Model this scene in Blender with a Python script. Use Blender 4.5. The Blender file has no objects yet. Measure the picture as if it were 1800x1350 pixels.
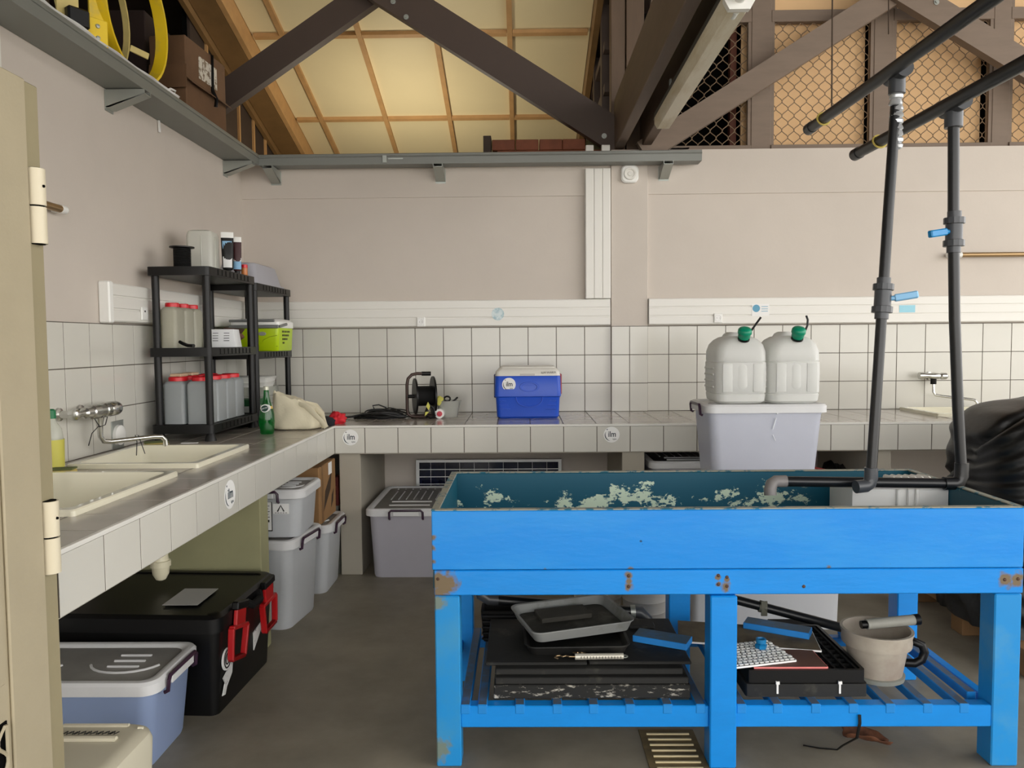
import bpy, bmesh, math, random
from mathutils import Vector, Matrix, noise
random.seed(7)
C = bpy.context.scene.collection
PI = math.pi

# ------------------------------------------------------------------ camera
F, YAW, PITCH, ROLL, HC = 1367.4, .0135, .0552, -.0084, 1.424
_cy, _sy = math.cos(YAW), math.sin(YAW)
FWD = Vector((-_sy*math.cos(PITCH), _cy*math.cos(PITCH), -math.sin(PITCH)))
_r0 = Vector((_cy, _sy, 0)); _u0 = _r0.cross(FWD)
RGT = math.cos(ROLL)*_r0 + math.sin(ROLL)*_u0
UPV = -math.sin(ROLL)*_r0 + math.cos(ROLL)*_u0
def at(px, py, **k):
    """room point measured on the photograph, on the plane X=, Y= or Z= given"""
    d = (px-900)/F*RGT + (675-py)/F*UPV + FWD
    o = Vector((0, 0, HC)); t = 1
    for a, v in k.items():
        i = 'XYZ'.index(a); t = (v-o[i])/d[i]
    return o + d*t
cd = bpy.data.cameras.new('camera'); cam = bpy.data.objects.new('camera', cd); C.objects.link(cam)
cam.matrix_world = Matrix(((RGT.x, UPV.x, -FWD.x, 0), (RGT.y, UPV.y, -FWD.y, 0), (RGT.z, UPV.z, -FWD.z, HC), (0, 0, 0, 1)))
cd.sensor_width = 36; cd.lens = F/1800*36; cd.clip_start = .05; cd.clip_end = 200
S = bpy.context.scene
S.camera = cam

# ------------------------------------------------------------------ world, light, exposure
w = bpy.data.worlds.new('World'); S.world = w; w.use_nodes = True
bg = w.node_tree.nodes['Background']; bg.inputs[0].default_value = (1, .972, .935, 1); bg.inputs[1].default_value = 1.0
S.view_settings.view_transform = 'Standard'; S.view_settings.look = 'None'
S.view_settings.gamma = 1; S.view_settings.use_curve_mapping = False
S.view_settings.exposure = 2.0
def lamp(name, kind, loc, energy, col, size=.1, aim=None, sy=None):
    d = bpy.data.lights.new(name, kind); d.energy = energy; d.color = col
    if kind == 'AREA':
        d.size = size
        if sy: d.shape = 'RECTANGLE'; d.size_y = sy
    elif kind == 'POINT': d.shadow_soft_size = size
    o = bpy.data.objects.new(name, d); o.location = loc; C.objects.link(o)
    if aim is not None: o.rotation_euler = (Vector(aim)-Vector(loc)).to_track_quat('-Z', 'Y').to_euler()
    return o
lamp('loft_lamp', 'POINT', (-1.0, 6.75, 2.55), 9.5, (1, .9, .72), .12)

# ------------------------------------------------------------------ materials
def lin(c): return tuple(((v/255)/12.92 if v/255 <= .04045 else ((v/255+.055)/1.055)**2.4) for v in c)
MATS = {}
def M(name, rgb, rough=.5, metal=0, var=.0, scale=6, bump=0, bscale=40, coat=0, rgb2=None, thr=None, stretch=(1, 1, 1), spec=.5, rand=0, trans=0, emit=0):
    """base colour, second colour by noise (var or rgb2+thr), fine bump"""
    if name in MATS: return MATS[name]
    m = bpy.data.materials.new(name); m.use_nodes = True; MATS[name] = m
    nt = m.node_tree; b = nt.nodes['Principled BSDF']; L = nt.links.new
    c = lin(rgb) + (1,)
    b.inputs['Base Color'].default_value = c; b.inputs['Roughness'].default_value = rough; b.inputs['Metallic'].default_value = metal
    b.inputs['Specular IOR Level'].default_value = spec; b.inputs['Coat Weight'].default_value = coat
    if trans: b.inputs['Transmission Weight'].default_value = trans
    tc = nt.nodes.new('ShaderNodeTexCoord'); mp = nt.nodes.new('ShaderNodeMapping'); L(tc.outputs['Object'], mp.inputs[0]); mp.inputs['Scale'].default_value = stretch
    m['vec'] = mp.name
    col = None
    if var or rgb2:
        n = nt.nodes.new('ShaderNodeTexNoise'); n.inputs['Scale'].default_value = scale; n.inputs['Detail'].default_value = 6; n.inputs['Roughness'].default_value = .62
        L(mp.outputs[0], n.inputs['Vector'])
        r = nt.nodes.new('ShaderNodeMapRange'); L(n.outputs['Fac'], r.inputs[0])
        lo, hi = thr or (.3, .7); r.inputs[1].default_value = lo; r.inputs[2].default_value = hi
        mx = nt.nodes.new('ShaderNodeMix'); mx.data_type = 'RGBA'; L(r.outputs[0], mx.inputs[0])
        mx.inputs[6].default_value = c if rgb2 else tuple(v*(1-var) for v in c[:3])+(1,)
        mx.inputs[7].default_value = (lin(rgb2)+(1,)) if rgb2 else tuple(min(1, v*(1+var)) for v in c[:3])+(1,)
        col = mx.outputs[2]
    if rand:
        oi = nt.nodes.new('ShaderNodeObjectInfo'); r = nt.nodes.new('ShaderNodeMapRange'); L(oi.outputs['Random'], r.inputs[0]); r.inputs[3].default_value = 1-rand; r.inputs[4].default_value = 1+rand
        h = nt.nodes.new('ShaderNodeHueSaturation'); L(r.outputs[0], h.inputs['Value'])
        if col: L(col, h.inputs['Color'])
        else: h.inputs['Color'].default_value = c
        col = h.outputs[0]
    if col: L(col, b.inputs['Base Color'])
    if bump:
        n2 = nt.nodes.new('ShaderNodeTexNoise'); n2.inputs['Scale'].default_value = bscale; n2.inputs['Detail'].default_value = 5; L(mp.outputs[0], n2.inputs['Vector'])
        bp = nt.nodes.new('ShaderNodeBump'); bp.inputs['Strength'].default_value = bump; bp.inputs['Distance'].default_value = .01; L(n2.outputs['Fac'], bp.inputs['Height']); L(bp.outputs[0], b.inputs['Normal'])
    return m
def milky(name, rgb, amt=.35, rough=.4, var=.04):
    """semi-translucent plastic: gloss coat over diffuse mixed with translucent"""
    m = M(name, rgb, rough, var=var, scale=3)
    nt = m.node_tree; L = nt.links.new; b = nt.nodes['Principled BSDF']; out = nt.nodes['Material Output']
    t = nt.nodes.new('ShaderNodeBsdfTranslucent'); t.inputs[0].default_value = lin(rgb)+(1,)
    mx = nt.nodes.new('ShaderNodeMixShader'); mx.inputs[0].default_value = amt; L(b.outputs[0], mx.inputs[1]); L(t.outputs[0], mx.inputs[2]); L(mx.outputs[0], out.inputs[0])
    return m
def clear(name, rgb, see=.55, rough=.1):
    """clear plastic: part of the light passes straight through"""
    m = M(name, rgb, rough)
    nt = m.node_tree; L = nt.links.new; b = nt.nodes['Principled BSDF']; out = nt.nodes['Material Output']
    t = nt.nodes.new('ShaderNodeBsdfTransparent'); t.inputs[0].default_value = (.96, .97, .96, 1)
    mx = nt.nodes.new('ShaderNodeMixShader'); mx.inputs[0].default_value = see; L(b.outputs[0], mx.inputs[1]); L(t.outputs[0], mx.inputs[2]); L(mx.outputs[0], out.inputs[0])
    return m
def stains(m, spots, rgb, soft=.5):
    """rust or dirt spots of their own place and shape: (x, y, z, radius) in the object's coordinates"""
    nt = m.node_tree; L = nt.links.new; b = nt.nodes['Principled BSDF']
    src = b.inputs['Base Color'].links[0].from_socket if b.inputs['Base Color'].links else None
    tc = nt.nodes.new('ShaderNodeTexCoord'); n = nt.nodes.new('ShaderNodeTexNoise'); n.inputs['Scale'].default_value = 45; n.inputs['Detail'].default_value = 5
    L(tc.outputs['Object'], n.inputs['Vector'])
    acc = None
    for x, y, z, r in spots:
        d = nt.nodes.new('ShaderNodeVectorMath'); d.operation = 'DISTANCE'; L(tc.outputs['Object'], d.inputs[0]); d.inputs[1].default_value = (x, y, z)
        a = nt.nodes.new('ShaderNodeMath'); a.operation = 'MULTIPLY_ADD'; L(n.outputs['Fac'], a.inputs[0]); a.inputs[1].default_value = r*1.6; a.inputs[2].default_value = -r*.8
        s = nt.nodes.new('ShaderNodeMath'); s.operation = 'ADD'; L(d.outputs['Value'], s.inputs[0]); L(a.outputs[0], s.inputs[1])
        q = nt.nodes.new('ShaderNodeMapRange'); L(s.outputs[0], q.inputs[0]); q.inputs[1].default_value = r*(1-soft); q.inputs[2].default_value = r; q.inputs[3].default_value = 1; q.inputs[4].default_value = 0
        if acc is None: acc = q.outputs[0]
        else:
            mm = nt.nodes.new('ShaderNodeMath'); mm.operation = 'MAXIMUM'; L(acc, mm.inputs[0]); L(q.outputs[0], mm.inputs[1]); acc = mm.outputs[0]
    mx = nt.nodes.new('ShaderNodeMix'); mx.data_type = 'RGBA'; L(acc, mx.inputs[0])
    if src: L(src, mx.inputs[6])
    else: mx.inputs[6].default_value = b.inputs['Base Color'].default_value
    mx.inputs[7].default_value = lin(rgb)+(1,)
    L(mx.outputs[2], b.inputs['Base Color'])
    return m

# ------------------------------------------------------------------ mesh helpers
class MB:
    def __init__(s): s.bm = bmesh.new()
    def box(s, x0, x1, y0, y1, z0, z1, bev=0, seg=1, mat=None):
        vs = bmesh.ops.create_cube(s.bm, size=1)['verts']
        for v in vs: v.co = Vector(((x0+x1)/2+v.co.x*(x1-x0), (y0+y1)/2+v.co.y*(y1-y0), (z0+z1)/2+v.co.z*(z1-z0)))
        if bev:
            es = list({e for v in vs for e in v.link_edges})
            r = bmesh.ops.bevel(s.bm, geom=es, offset=bev, segments=seg, affect='EDGES', profile=.5)
            vs = list({v for f in r['faces'] for v in f.verts} | {v for v in vs if v.is_valid})
        if mat is not None: bmesh.ops.transform(s.bm, matrix=mat, verts=vs)
        return s
    def bar(s, p0, p1, w, h, ref=(0, 0, 1), bev=0):
        """box from p0 to p1, w across, h along ref"""
        p0, p1 = Vector(p0), Vector(p1); d = p1-p0; l = d.length; d.normalize()
        x = d.cross(Vector(ref)).normalized(); z = x.cross(d)
        m = Matrix(((x.x, d.x, z.x, p0.x), (x.y, d.y, z.y, p0.y), (x.z, d.z, z.z, p0.z), (0, 0, 0, 1)))
        return s.box(-w/2, w/2, 0, l, -h/2, h/2, bev, mat=m)
    def ring(s, pts): return [s.bm.verts.new(p) for p in pts]
    def skin(s, rings, cap0=True, cap1=True, closed=True):
        R = [s.ring(r) for r in rings]; n = len(R[0])
        for a, b in zip(R, R[1:]):
            for i in range(n if closed else n-1):
                j = (i+1) % n; s.bm.faces.new((a[i], a[j], b[j], b[i]))
        if cap0: s.bm.faces.new(list(reversed(R[0])))
        if cap1: s.bm.faces.new(R[-1])
        return s
    def loft(s, secs, n=4, cap0=True, cap1=True, mat=None):
        """rounded rectangles: (z, x0, x1, y0, y1, r)"""
        rings = []
        for z, x0, x1, y0, y1, r in secs:
            pts = []
            for cx, cy, a in ((x1-r, y1-r, 0), (x0+r, y1-r, PI/2), (x0+r, y0+r, PI), (x1-r, y0+r, 1.5*PI)):
                for k in range(n+1):
                    t = a+k*PI/2/n; pts.append(Vector((cx+r*math.cos(t), cy+r*math.sin(t), z)))
            rings.append([mat @ p for p in pts] if mat is not None else pts)
        return s.skin(rings, cap0, cap1)
    def lathe(s, prof, n=24, mat=None, cap0=True, cap1=True):
        rings = [[(mat @ Vector((r*math.cos(2*PI*k/n), r*math.sin(2*PI*k/n), z))) if mat is not None else Vector((r*math.cos(2*PI*k/n), r*math.sin(2*PI*k/n), z)) for k in range(n)] for z, r in prof]
        return s.skin(rings, cap0, cap1)
    def tube(s, pts, r, n=10, closed=False, flat=None):
        P = [Vector(p) for p in pts]; rings = []; N = len(P); ref = None
        for i, p in enumerate(P):
            if closed: t = (P[(i+1) % N]-P[i-1])
            else: t = P[min(i+1, N-1)]-P[max(i-1, 0)]
            t.normalize()
            if ref is None:
                ref = Vector((0, 0, 1)) if abs(t.z) < .9 else Vector((1, 0, 0))
                ref = (ref-t*ref.dot(t)).normalized()
            else: ref = (ref-t*ref.dot(t)).normalized()
            b = t.cross(ref); rr = r[i] if isinstance(r, (list, tuple)) else r
            f = flat or 1
            rings.append([p+rr*(math.cos(2*PI*k/n)*ref+f*math.sin(2*PI*k/n)*b) for k in range(n)])
        if closed: rings.append(rings[0])
        return s.skin(rings, not closed, not closed)
    def cyl(s, p0, p1, r, n=16): return s.tube([p0, p1], r, n)
    def poly(s, pts, depth):
        """flat outline pushed by the vector depth"""
        P = [Vector(p) for p in pts]; d = Vector(depth)
        return s.skin([P, [p+d for p in P]])
    def text(s, txt, size, mat, th=.0006, align='CENTER', sx=1, bold=0):
        cu = bpy.data.curves.new('t', 'FONT'); cu.body = txt; cu.size = size; cu.extrude = th; cu.align_x = align; cu.align_y = 'CENTER'; cu.resolution_u = 3; cu.offset = bold
        o = bpy.data.objects.new('t', cu); C.objects.link(o)
        me = bpy.data.meshes.new_from_object(o.evaluated_get(bpy.context.evaluated_depsgraph_get()))
        me.transform(mat @ Matrix.Diagonal((sx, 1, 1, 1))); s.bm.from_mesh(me); bpy.data.objects.remove(o); bpy.data.curves.remove(cu); bpy.data.meshes.remove(me)
        return s
    def move(s, mat): bmesh.ops.transform(s.bm, matrix=mat, verts=s.bm.verts); return s
    def mesh(s, name, m, ang=35, recalc=True):
        if recalc: bmesh.ops.recalc_face_normals(s.bm, faces=s.bm.faces)
        me = bpy.data.meshes.new(name); s.bm.to_mesh(me); s.bm.free()
        for p in me.polygons: p.use_smooth = True
        me.set_sharp_from_angle(angle=math.radians(ang)); me.materials.append(m)
        return me
def T(x, y, z): return Matrix.Translation((x, y, z))
def RZ(a): return Matrix.Rotation(a, 4, 'Z')
def RX(a): return Matrix.Rotation(a, 4, 'X')
def RY(a): return Matrix.Rotation(a, 4, 'Y')
def obj(name, mb, m, parent=None, W=False, ang=35, kind=None, label=None):
    """link the shape as ONE mesh object; W: the shape was drawn in room coordinates, the parent sits at .location"""
    if W and parent is not None:
        t = parent
        off = Vector((0, 0, 0))
        while t is not None: off += t.location; t = t.parent
        mb.move(Matrix.Translation(-off))
    o = bpy.data.objects.new(name, mb.mesh(name, m, ang)); C.objects.link(o)
    if parent is not None: o.parent = parent
    if kind: o['kind'] = kind
    if label: o['label'] = label
    return o
def tag(o, label, cat, group=None):
    o['label'] = label; o['category'] = cat
    if group: o['group'] = group
    return o
def thing(name, label, cat, loc=(0, 0, 0), rz=0, group=None):
    o = bpy.data.objects.new(name, None); C.objects.link(o); o.location = loc; o.rotation_euler = (0, 0, rz); o.empty_display_size = .05
    return tag(o, label, cat, group)
def dup(root, loc, rz=None, label=None):
    r = root.copy(); C.objects.link(r); r.location = loc
    if rz is not None: r.rotation_euler = (0, 0, rz)
    if label: r['label'] = label
    for ch in list(root.children):
        c = ch.copy(); C.objects.link(c); c.parent = r
        for g in ch.children:
            d = g.copy(); C.objects.link(d); d.parent = c
    return r
def struct(name, mb, m, ang=35):
    o = obj(name, mb, m, ang=ang); o['kind'] = 'structure'; return o

# ------------------------------------------------------------------ palette
m_wall = M('wall_paint', (203, 194, 184), .75, var=.03, scale=2, bump=.05, bscale=60)
m_tile = M('white_tile', (208, 206, 197), .16, var=.012, scale=4, rand=.02)
m_toptile = M('worktop_tile', (168, 160, 150), .16, var=.05, scale=7, rand=.03)
m_grout = M('grout', (92, 85, 76), .9)
m_floor = M('concrete', (136, 129, 114), .5, var=.22, scale=3.2, bump=.04, bscale=30)
m_render = M('bare_render', (172, 166, 152), .85, var=.05, scale=3)
m_pvc = M('white_pvc', (226, 224, 217), .3)
m_dark = M('dark_timber', (58, 45, 36), .7, var=.12, scale=3, stretch=(1, 1, 6))
m_taupe = M('taupe_timber', (124, 108, 94), .65, var=.08, scale=4, stretch=(1, 1, 5))
m_brace = M('brown_brace', (72, 58, 50), .6, var=.06, scale=4)
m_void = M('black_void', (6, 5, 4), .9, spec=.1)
m_batten = M('pine_batten', (190, 148, 96), .6, var=.1, scale=9)
m_panel = M('cream_panel', (232, 216, 172), .6, var=.02, scale=2)
m_gold = M('varnished_rafter', (128, 98, 60), .5, var=.15, scale=5)
m_grey = M('grey_tray_metal', (124, 126, 121), .45, metal=.1, var=.03, scale=4)
m_galv = M('galvanised', (168, 172, 166), .4, metal=.6)
m_chrome = M('chrome', (206, 206, 202), .22, metal=.92)
m_copper = M('copper', (158, 132, 96), .32, metal=.75)
m_black = M('black_plastic', (9, 9, 10), .4, spec=.35)
m_blackm = M('matte_black', (10, 10, 10), .75, spec=.3)
m_pipe = M('black_pvc_pipe', (24, 26, 29), .34)
m_fit = M('grey_pvc_fitting', (66, 69, 74), .35)
m_blue = M('blue_paint', (8, 136, 222), .34, var=.07, scale=3, bump=.06, bscale=18, stretch=(1, 3, 3))
m_blue2 = M('blue_paint_worn', (20, 138, 210), .42, rgb2=(96, 160, 190), thr=(.5, .85), scale=3.5, bump=.06, bscale=22)
m_slat = M('slat_paint', (14, 132, 212), .5, var=.08, scale=10)
def dusty(m, rgb, amt=.85):
    """dust and mud lying on the upward faces"""
    nt = m.node_tree; L = nt.links.new; b = nt.nodes['Principled BSDF']
    src = b.inputs['Base Color'].links[0].from_socket if b.inputs['Base Color'].links else None
    tc = nt.nodes.new('ShaderNodeTexCoord'); sp = nt.nodes.new('ShaderNodeSeparateXYZ'); L(tc.outputs['Normal'], sp.inputs[0])
    q = nt.nodes.new('ShaderNodeMapRange'); L(sp.outputs['Z'], q.inputs[0]); q.inputs[1].default_value = .75; q.inputs[2].default_value = .95; q.inputs[4].default_value = amt
    n = nt.nodes.new('ShaderNodeTexNoise'); n.inputs['Scale'].default_value = 22; n.inputs['Detail'].default_value = 5; L(tc.outputs['Object'], n.inputs['Vector'])
    r = nt.nodes.new('ShaderNodeMapRange'); L(n.outputs['Fac'], r.inputs[0]); r.inputs[1].default_value = .3; r.inputs[2].default_value = .5; r.inputs[3].default_value = .55
    mu = nt.nodes.new('ShaderNodeMath'); mu.operation = 'MULTIPLY'; L(q.outputs[0], mu.inputs[0]); L(r.outputs[0], mu.inputs[1])
    mx = nt.nodes.new('ShaderNodeMix'); mx.data_type = 'RGBA'; L(mu.outputs[0], mx.inputs[0])
    if src: L(src, mx.inputs[6])
    else: mx.inputs[6].default_value = b.inputs['Base Color'].default_value
    mx.inputs[7].default_value = lin(rgb)+(1,); L(mx.outputs[2], b.inputs['Base Color'])
    return m
dusty(m_slat, (92, 92, 88))
m_yellow = M('yellow_paint', (236, 202, 34), .4, rgb2=(196, 176, 96), thr=(.55, .8), scale=9)
m_card = M('cardboard', (148, 112, 72), .85, var=.06, scale=5)
m_red = M('red_plastic', (214, 30, 42), .3)
m_purple = M('purple_latch', (54, 32, 52), .35)
m_white = M('white_plastic', (236, 236, 232), .35)
m_cream = M('cream_ceramic', (234, 230, 208), .1, coat=.5)
m_ink = M('dark_ink', (34, 52, 62), .6)
m_blkink = M('black_ink', (22, 22, 20), .6)
m_paper = M('paper_white', (238, 238, 236), .6)

# ================================================================== SETTING
YB, XW, CT, CB = 5.524, -1.966, .921, .752           # back wall, left wall, counter top, counter underside
XC, YF = -1.138, 4.661                               # counter fronts
PL, PR = .628, .884                                  # pilaster sides
struct('floor', MB().box(-6.2, 6.2, -4.2, 9, -.12, 0), m_floor)
struct('floor_bounce', MB().box(-16, 16, -18, -4.2, -.12, -.005).box(6.2, 16, -4.2, 9, -.12, -.005), M('bounce_ground', (206, 200, 188), .8, var=.05, scale=2))  # unseen pale ground, added to bounce daylight up under the counters
wl = struct('wall_left', MB().box(XW-.16, XW, -2.2, YB, 0, 2.69), m_wall)
wb = struct('wall_back', MB().box(XW-.16, 6, YB, YB+.16, 0, 2.745), m_wall)
# a thin ledge line runs along the upper wall
obj('ledge', MB().box(XW, PL, YB-.010, YB, 2.436, 2.72).box(PR, 6, YB-.010, YB, 2.44, 2.745), m_wall, wb)
pil = struct('trim_3', MB().box(PL, PR, YB-.03, YB, 0, 2.745, .003), m_wall)
struct('wall_right', MB().box(6, 6.16, 5.7, 9, 0, 5), m_wall)
struct('wall_outer_blocker', MB().box(-6, 6.2, 8.9, 9.05, 0, 5).box(-6.1, -6, -4.4, 9, 0, 5.2).box(-6, XW-.02, .6, .75, 2.7, 5.2), m_dark)  # outer walls against sky leak; loft-front one is unseen, added to darken the loft
struct('floor_loft', MB().box(-6, XW-.16, -2.2, 8.9, 2.58, 2.68), m_dark)
def roofz(y): return 3.48+.28*(7.5-y)
RY0 = 1.6
rf = MB()
rf.poly([(-6.2, RY0, roofz(RY0)+.12), (-6.2, 9.1, roofz(9.1)+.12), (-6.2, 9.1, roofz(9.1)+.2), (-6.2, RY0, roofz(RY0)+.2)], (12.6, 0, 0))
rf.poly([(-6.2, RY0, roofz(RY0)+.12), (-6.2, -4.5, roofz(RY0)-.9), (-6.2, -4.5, roofz(RY0)-.82), (-6.2, RY0, roofz(RY0)+.2)], (12.6, 0, 0))
ceil = struct('ceiling', rf, m_dark)
# lit bay of the roof: cream boards between pine battens
m_loftpanel = m_panel
xs = [-2.12, -1.87, -1.265, -.665, -.08, .555]; ys = [4.9, 6.26, 7.42, 8.9]
def slope_box(x0, x1, y0, y1, t0, t1):
    m = MB(); g = .28
    P = [(x0, y0, roofz(y0)+t0), (x0, y1, roofz(y1)+t0), (x0, y1, roofz(y1)+t1), (x0, y0, roofz(y0)+t1)]
    return m.poly(P, (x1-x0, 0, 0))
for i in range(5):
    for j in range(3):
        obj('ceiling_board', slope_box(xs[i]+.004, xs[i+1]-.004, ys[j]+.004, ys[j+1]-.004, .03, .06), m_panel, ceil)
for x in xs[1:-1]: obj('batten', slope_box(x-.02, x+.02, 4.9, 8.85, 0, .03), m_batten, ceil)
for y in ys[1:3]:
    for a, b in zip(xs, xs[1:]): obj('batten', slope_box(a+.022, b-.022, y-.02, y+.02, .002, .03), m_batten, ceil)
obj('rafter', slope_box(-2.16, -2.12, 4.9, 8.85, -.14, .06), m_batten, ceil)
obj('rafter', slope_box(-2.35, -2.165, 4.9, 8.85, -.14, .0), m_gold, ceil)
obj('rafter', slope_box(-2.39, -2.355, 4.9, 8.85, -.20, .0), m_gold, ceil)
obj('rafter', slope_box(.555, .60, 4.9, 8.85, -.14, .06), m_gold, ceil)
# slatted partition left of the lit bay
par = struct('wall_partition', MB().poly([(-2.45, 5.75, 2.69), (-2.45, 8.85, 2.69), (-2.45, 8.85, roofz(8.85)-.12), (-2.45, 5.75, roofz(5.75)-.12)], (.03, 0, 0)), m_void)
ysm = [5.75, 6.03, 6.324, 6.686, 7.045, 7.362, 7.744, 8.169, 8.85]
for a, b in zip(ysm, ysm[1:]):
    obj('board', MB().poly([(-2.42, a+.012, 2.69), (-2.42, b-.012, 2.69), (-2.42, b-.012, roofz(b)-.12), (-2.42, a+.012, roofz(a)-.12)], (.02, 0, 0)), m_dark, par)
    obj('batten', MB().box(-2.42, -2.38, b-.012, b+.012, 2.69, roofz(b)-.14), m_batten, par)
# dark framed side of the lit bay
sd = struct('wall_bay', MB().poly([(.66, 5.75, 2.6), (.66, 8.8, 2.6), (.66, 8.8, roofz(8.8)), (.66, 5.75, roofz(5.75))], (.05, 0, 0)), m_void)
for y in (5.9, 6.5, 7.2, 7.9): obj('stud', MB().box(.60, .66, y-.05, y+.05, 2.6, roofz(y)-.05), m_brace, sd)
for z in (2.95, 3.25, 3.55): obj('rail', MB().box(.61, .655, 5.75, 8.0, z-.03, z+.03), m_brace, sd)

# ---- tiles: every tile is a piece of its wall or of the counter
_tm = {}
def tile_mesh(w, h, m, t=.009):
    k = (round(w, 4), round(h, 4), m.name)
    if k not in _tm:
        c = .0009
        b = MB(); b.skin([[Vector(p) for p in ((-w/2, -h/2, 0), (w/2, -h/2, 0), (w/2, h/2, 0), (-w/2, h/2, 0))],
                          [Vector(p) for p in ((-w/2, -h/2, t-c), (w/2, -h/2, t-c), (w/2, h/2, t-c), (-w/2, h/2, t-c))],
                          [Vector(p) for p in ((-w/2+c, -h/2+c, t), (w/2-c, -h/2+c, t), (w/2-c, h/2-c, t), (-w/2+c, h/2-c, t))]], cap0=False)
        _tm[k] = b.mesh('tile', m, 30)
    return _tm[k]
AX = {'-Y': Matrix(((1, 0, 0), (0, 0, -1), (0, 1, 0))), '+X': Matrix(((0, 0, 1), (1, 0, 0), (0, 1, 0))), 'Z': Matrix(((1, 0, 0), (0, 1, 0), (0, 0, 1)))}
GAP = .0045
def clip(r, holes):
    out = [r]
    for hx0, hx1, hy0, hy1 in holes:
        nx = []
        for a0, a1, b0, b1 in out:
            if hx0 >= a1 or hx1 <= a0 or hy0 >= b1 or hy1 <= b0: nx.append((a0, a1, b0, b1)); continue
            if a0 < hx0: nx.append((a0, hx0, b0, b1))
            if a1 > hx1: nx.append((hx1, a1, b0, b1))
            m0, m1 = max(a0, hx0), min(a1, hx1)
            if b0 < hy0: nx.append((m0, m1, b0, hy0))
            if b1 > hy1: nx.append((m0, m1, hy1, b1))
        out = nx
    return out
def tile_grid(name, parent, ax, plane, us, vs, m, holes=()):
    A = AX[ax].to_4x4()
    for u0, u1 in zip(us, us[1:]):
        for v0, v1 in zip(vs, vs[1:]):
            for a0, a1, b0, b1 in clip((u0, u1, v0, v1), holes):
                w, h = a1-a0-GAP, b1-b0-GAP
                if w < .012 or h < .012: continue
                o = bpy.data.objects.new(name, tile_mesh(w, h, m)); C.objects.link(o); o.parent = parent
                u, v = (a0+a1)/2, (b0+b1)/2
                pos = {'-Y': (u, plane, v), '+X': (plane, u, v), 'Z': (u, v, plane)}[ax]
                o.matrix_local = Matrix.Translation(pos) @ A
def cuts(a, b, off, s=.2):
    k = math.ceil((a-off)/s+1e-6); r = [a]
    while off+k*s < b-.012: 
        if off+k*s > a+.012: r.append(off+k*s)
        k += 1
    return r+[b]
rows = [CT, 1.121, 1.321, 1.521]
tile_grid('wall_tile', wb, '-Y', YB, cuts(XW, PL, -1.3585), rows, m_tile)
tile_grid('wall_tile', pil, '-Y', YB-.03, [PL, .755, PR], rows, m_tile)
tile_grid('wall_tile', wb, '-Y', YB, cuts(PR, 4.9, 1.035), rows, m_tile)
tile_grid('wall_tile', wl, '+X', XW, cuts(1.9, YB, 3.3016), rows, m_tile)
obj('grout_bed', MB().box(XW, PL, YB-.0077, YB, CT-.02, 1.5225).box(PR, 4.9, YB-.0077, YB, CT-.02, 1.5225), m_grout, wb)
obj('grout_bed', MB().box(PL+.001, PR-.001, YB-.0377, YB-.03, CT-.02, 1.5225), m_grout, pil)
obj('grout_bed', MB().box(XW, XW+.0077, 1.9, YB, CT-.02, 1.5225), m_grout, wl)

# ---- the tiled masonry counter (L-shaped)
S1 = (-1.83, -1.335, 3.13, 3.68); S2 = (-1.83, -1.335, 2.26, 2.905); S3 = (2.66, 3.25, 4.99, 5.44)   # sink cut-outs x0,x1,y0,y1
ct = thing('tiled_counter', 'L-shaped masonry counter tiled white in front and grey-beige on top', 'counter', (0, 0, 0))
sl = MB(); t = .01
NY = 1.86
for a0, a1, b0, b1 in clip((XW+.003, XC-.0021, NY, YB-.012), [S1, S2]): sl.box(a0, a1, b0, b1, CB+.002, CT-.0013)
for a0, a1, b0, b1 in clip((XC-.0021, 4.9, YF+.0021, YB-.012), [S3]): sl.box(a0, a1, b0, b1, CB+.002, CT-.0013)
obj('slab', sl, m_grout, ct)
obj('soffit', MB().box(XW, XC-t, NY, YB, CB-.004, CB+.002).box(XC-t, 4.9, YF+t, YB, CB-.004, CB+.002), m_render, ct)
tile_grid('worktop_tile', ct, 'Z', CT-.009, [XW, -1.738, -1.538, -1.338, XC], cuts(NY, YF, 1.87), m_toptile, [S1, S2])
tile_grid('worktop_tile', ct, 'Z', CT-.009, [XW, -1.738, -1.538, -1.338, XC], [YF, 4.861, 5.061, 5.261, YB-.01], m_toptile)
tile_grid('worktop_tile', ct, 'Z', CT-.009, cuts(XC, 4.9, -.9546), [YF, 4.861, 5.061, 5.261, YB-.01], m_toptile, [S3])
tile_grid('fascia_tile', ct, '+X', XC-t, cuts(NY, YF+t, 1.87), [CB, CT-.012], m_tile)
tile_grid('fascia_tile', ct, '-Y', YF+t, cuts(XC, 4.9, -.9546), [CB, CT-.012], m_tile)
obj('edge_trim', MB().box(XC-.012, XC+.0015, NY, YF, CT-.0125, CT+.0005, .001).box(XC, 4.9, YF-.0015, YF+.012, CT-.0125, CT+.0005, .001), m_pvc, ct)
for x0, x1 in ((-1.12, -.99), (.60, .735), (2.09, 2.22), (3.5, 3.63)):
    obj('support_pillar', MB().box(x0, x1, 4.69, YB-.012, 0, CB-.004, .003), m_render, ct)
obj('support_pillar', MB().box(XW+.003, -1.2, 3.49, 3.60, 0, CB-.004, .003), M('greenish_render', (150, 148, 112), .85, var=.1, scale=2.5), ct)

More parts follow.
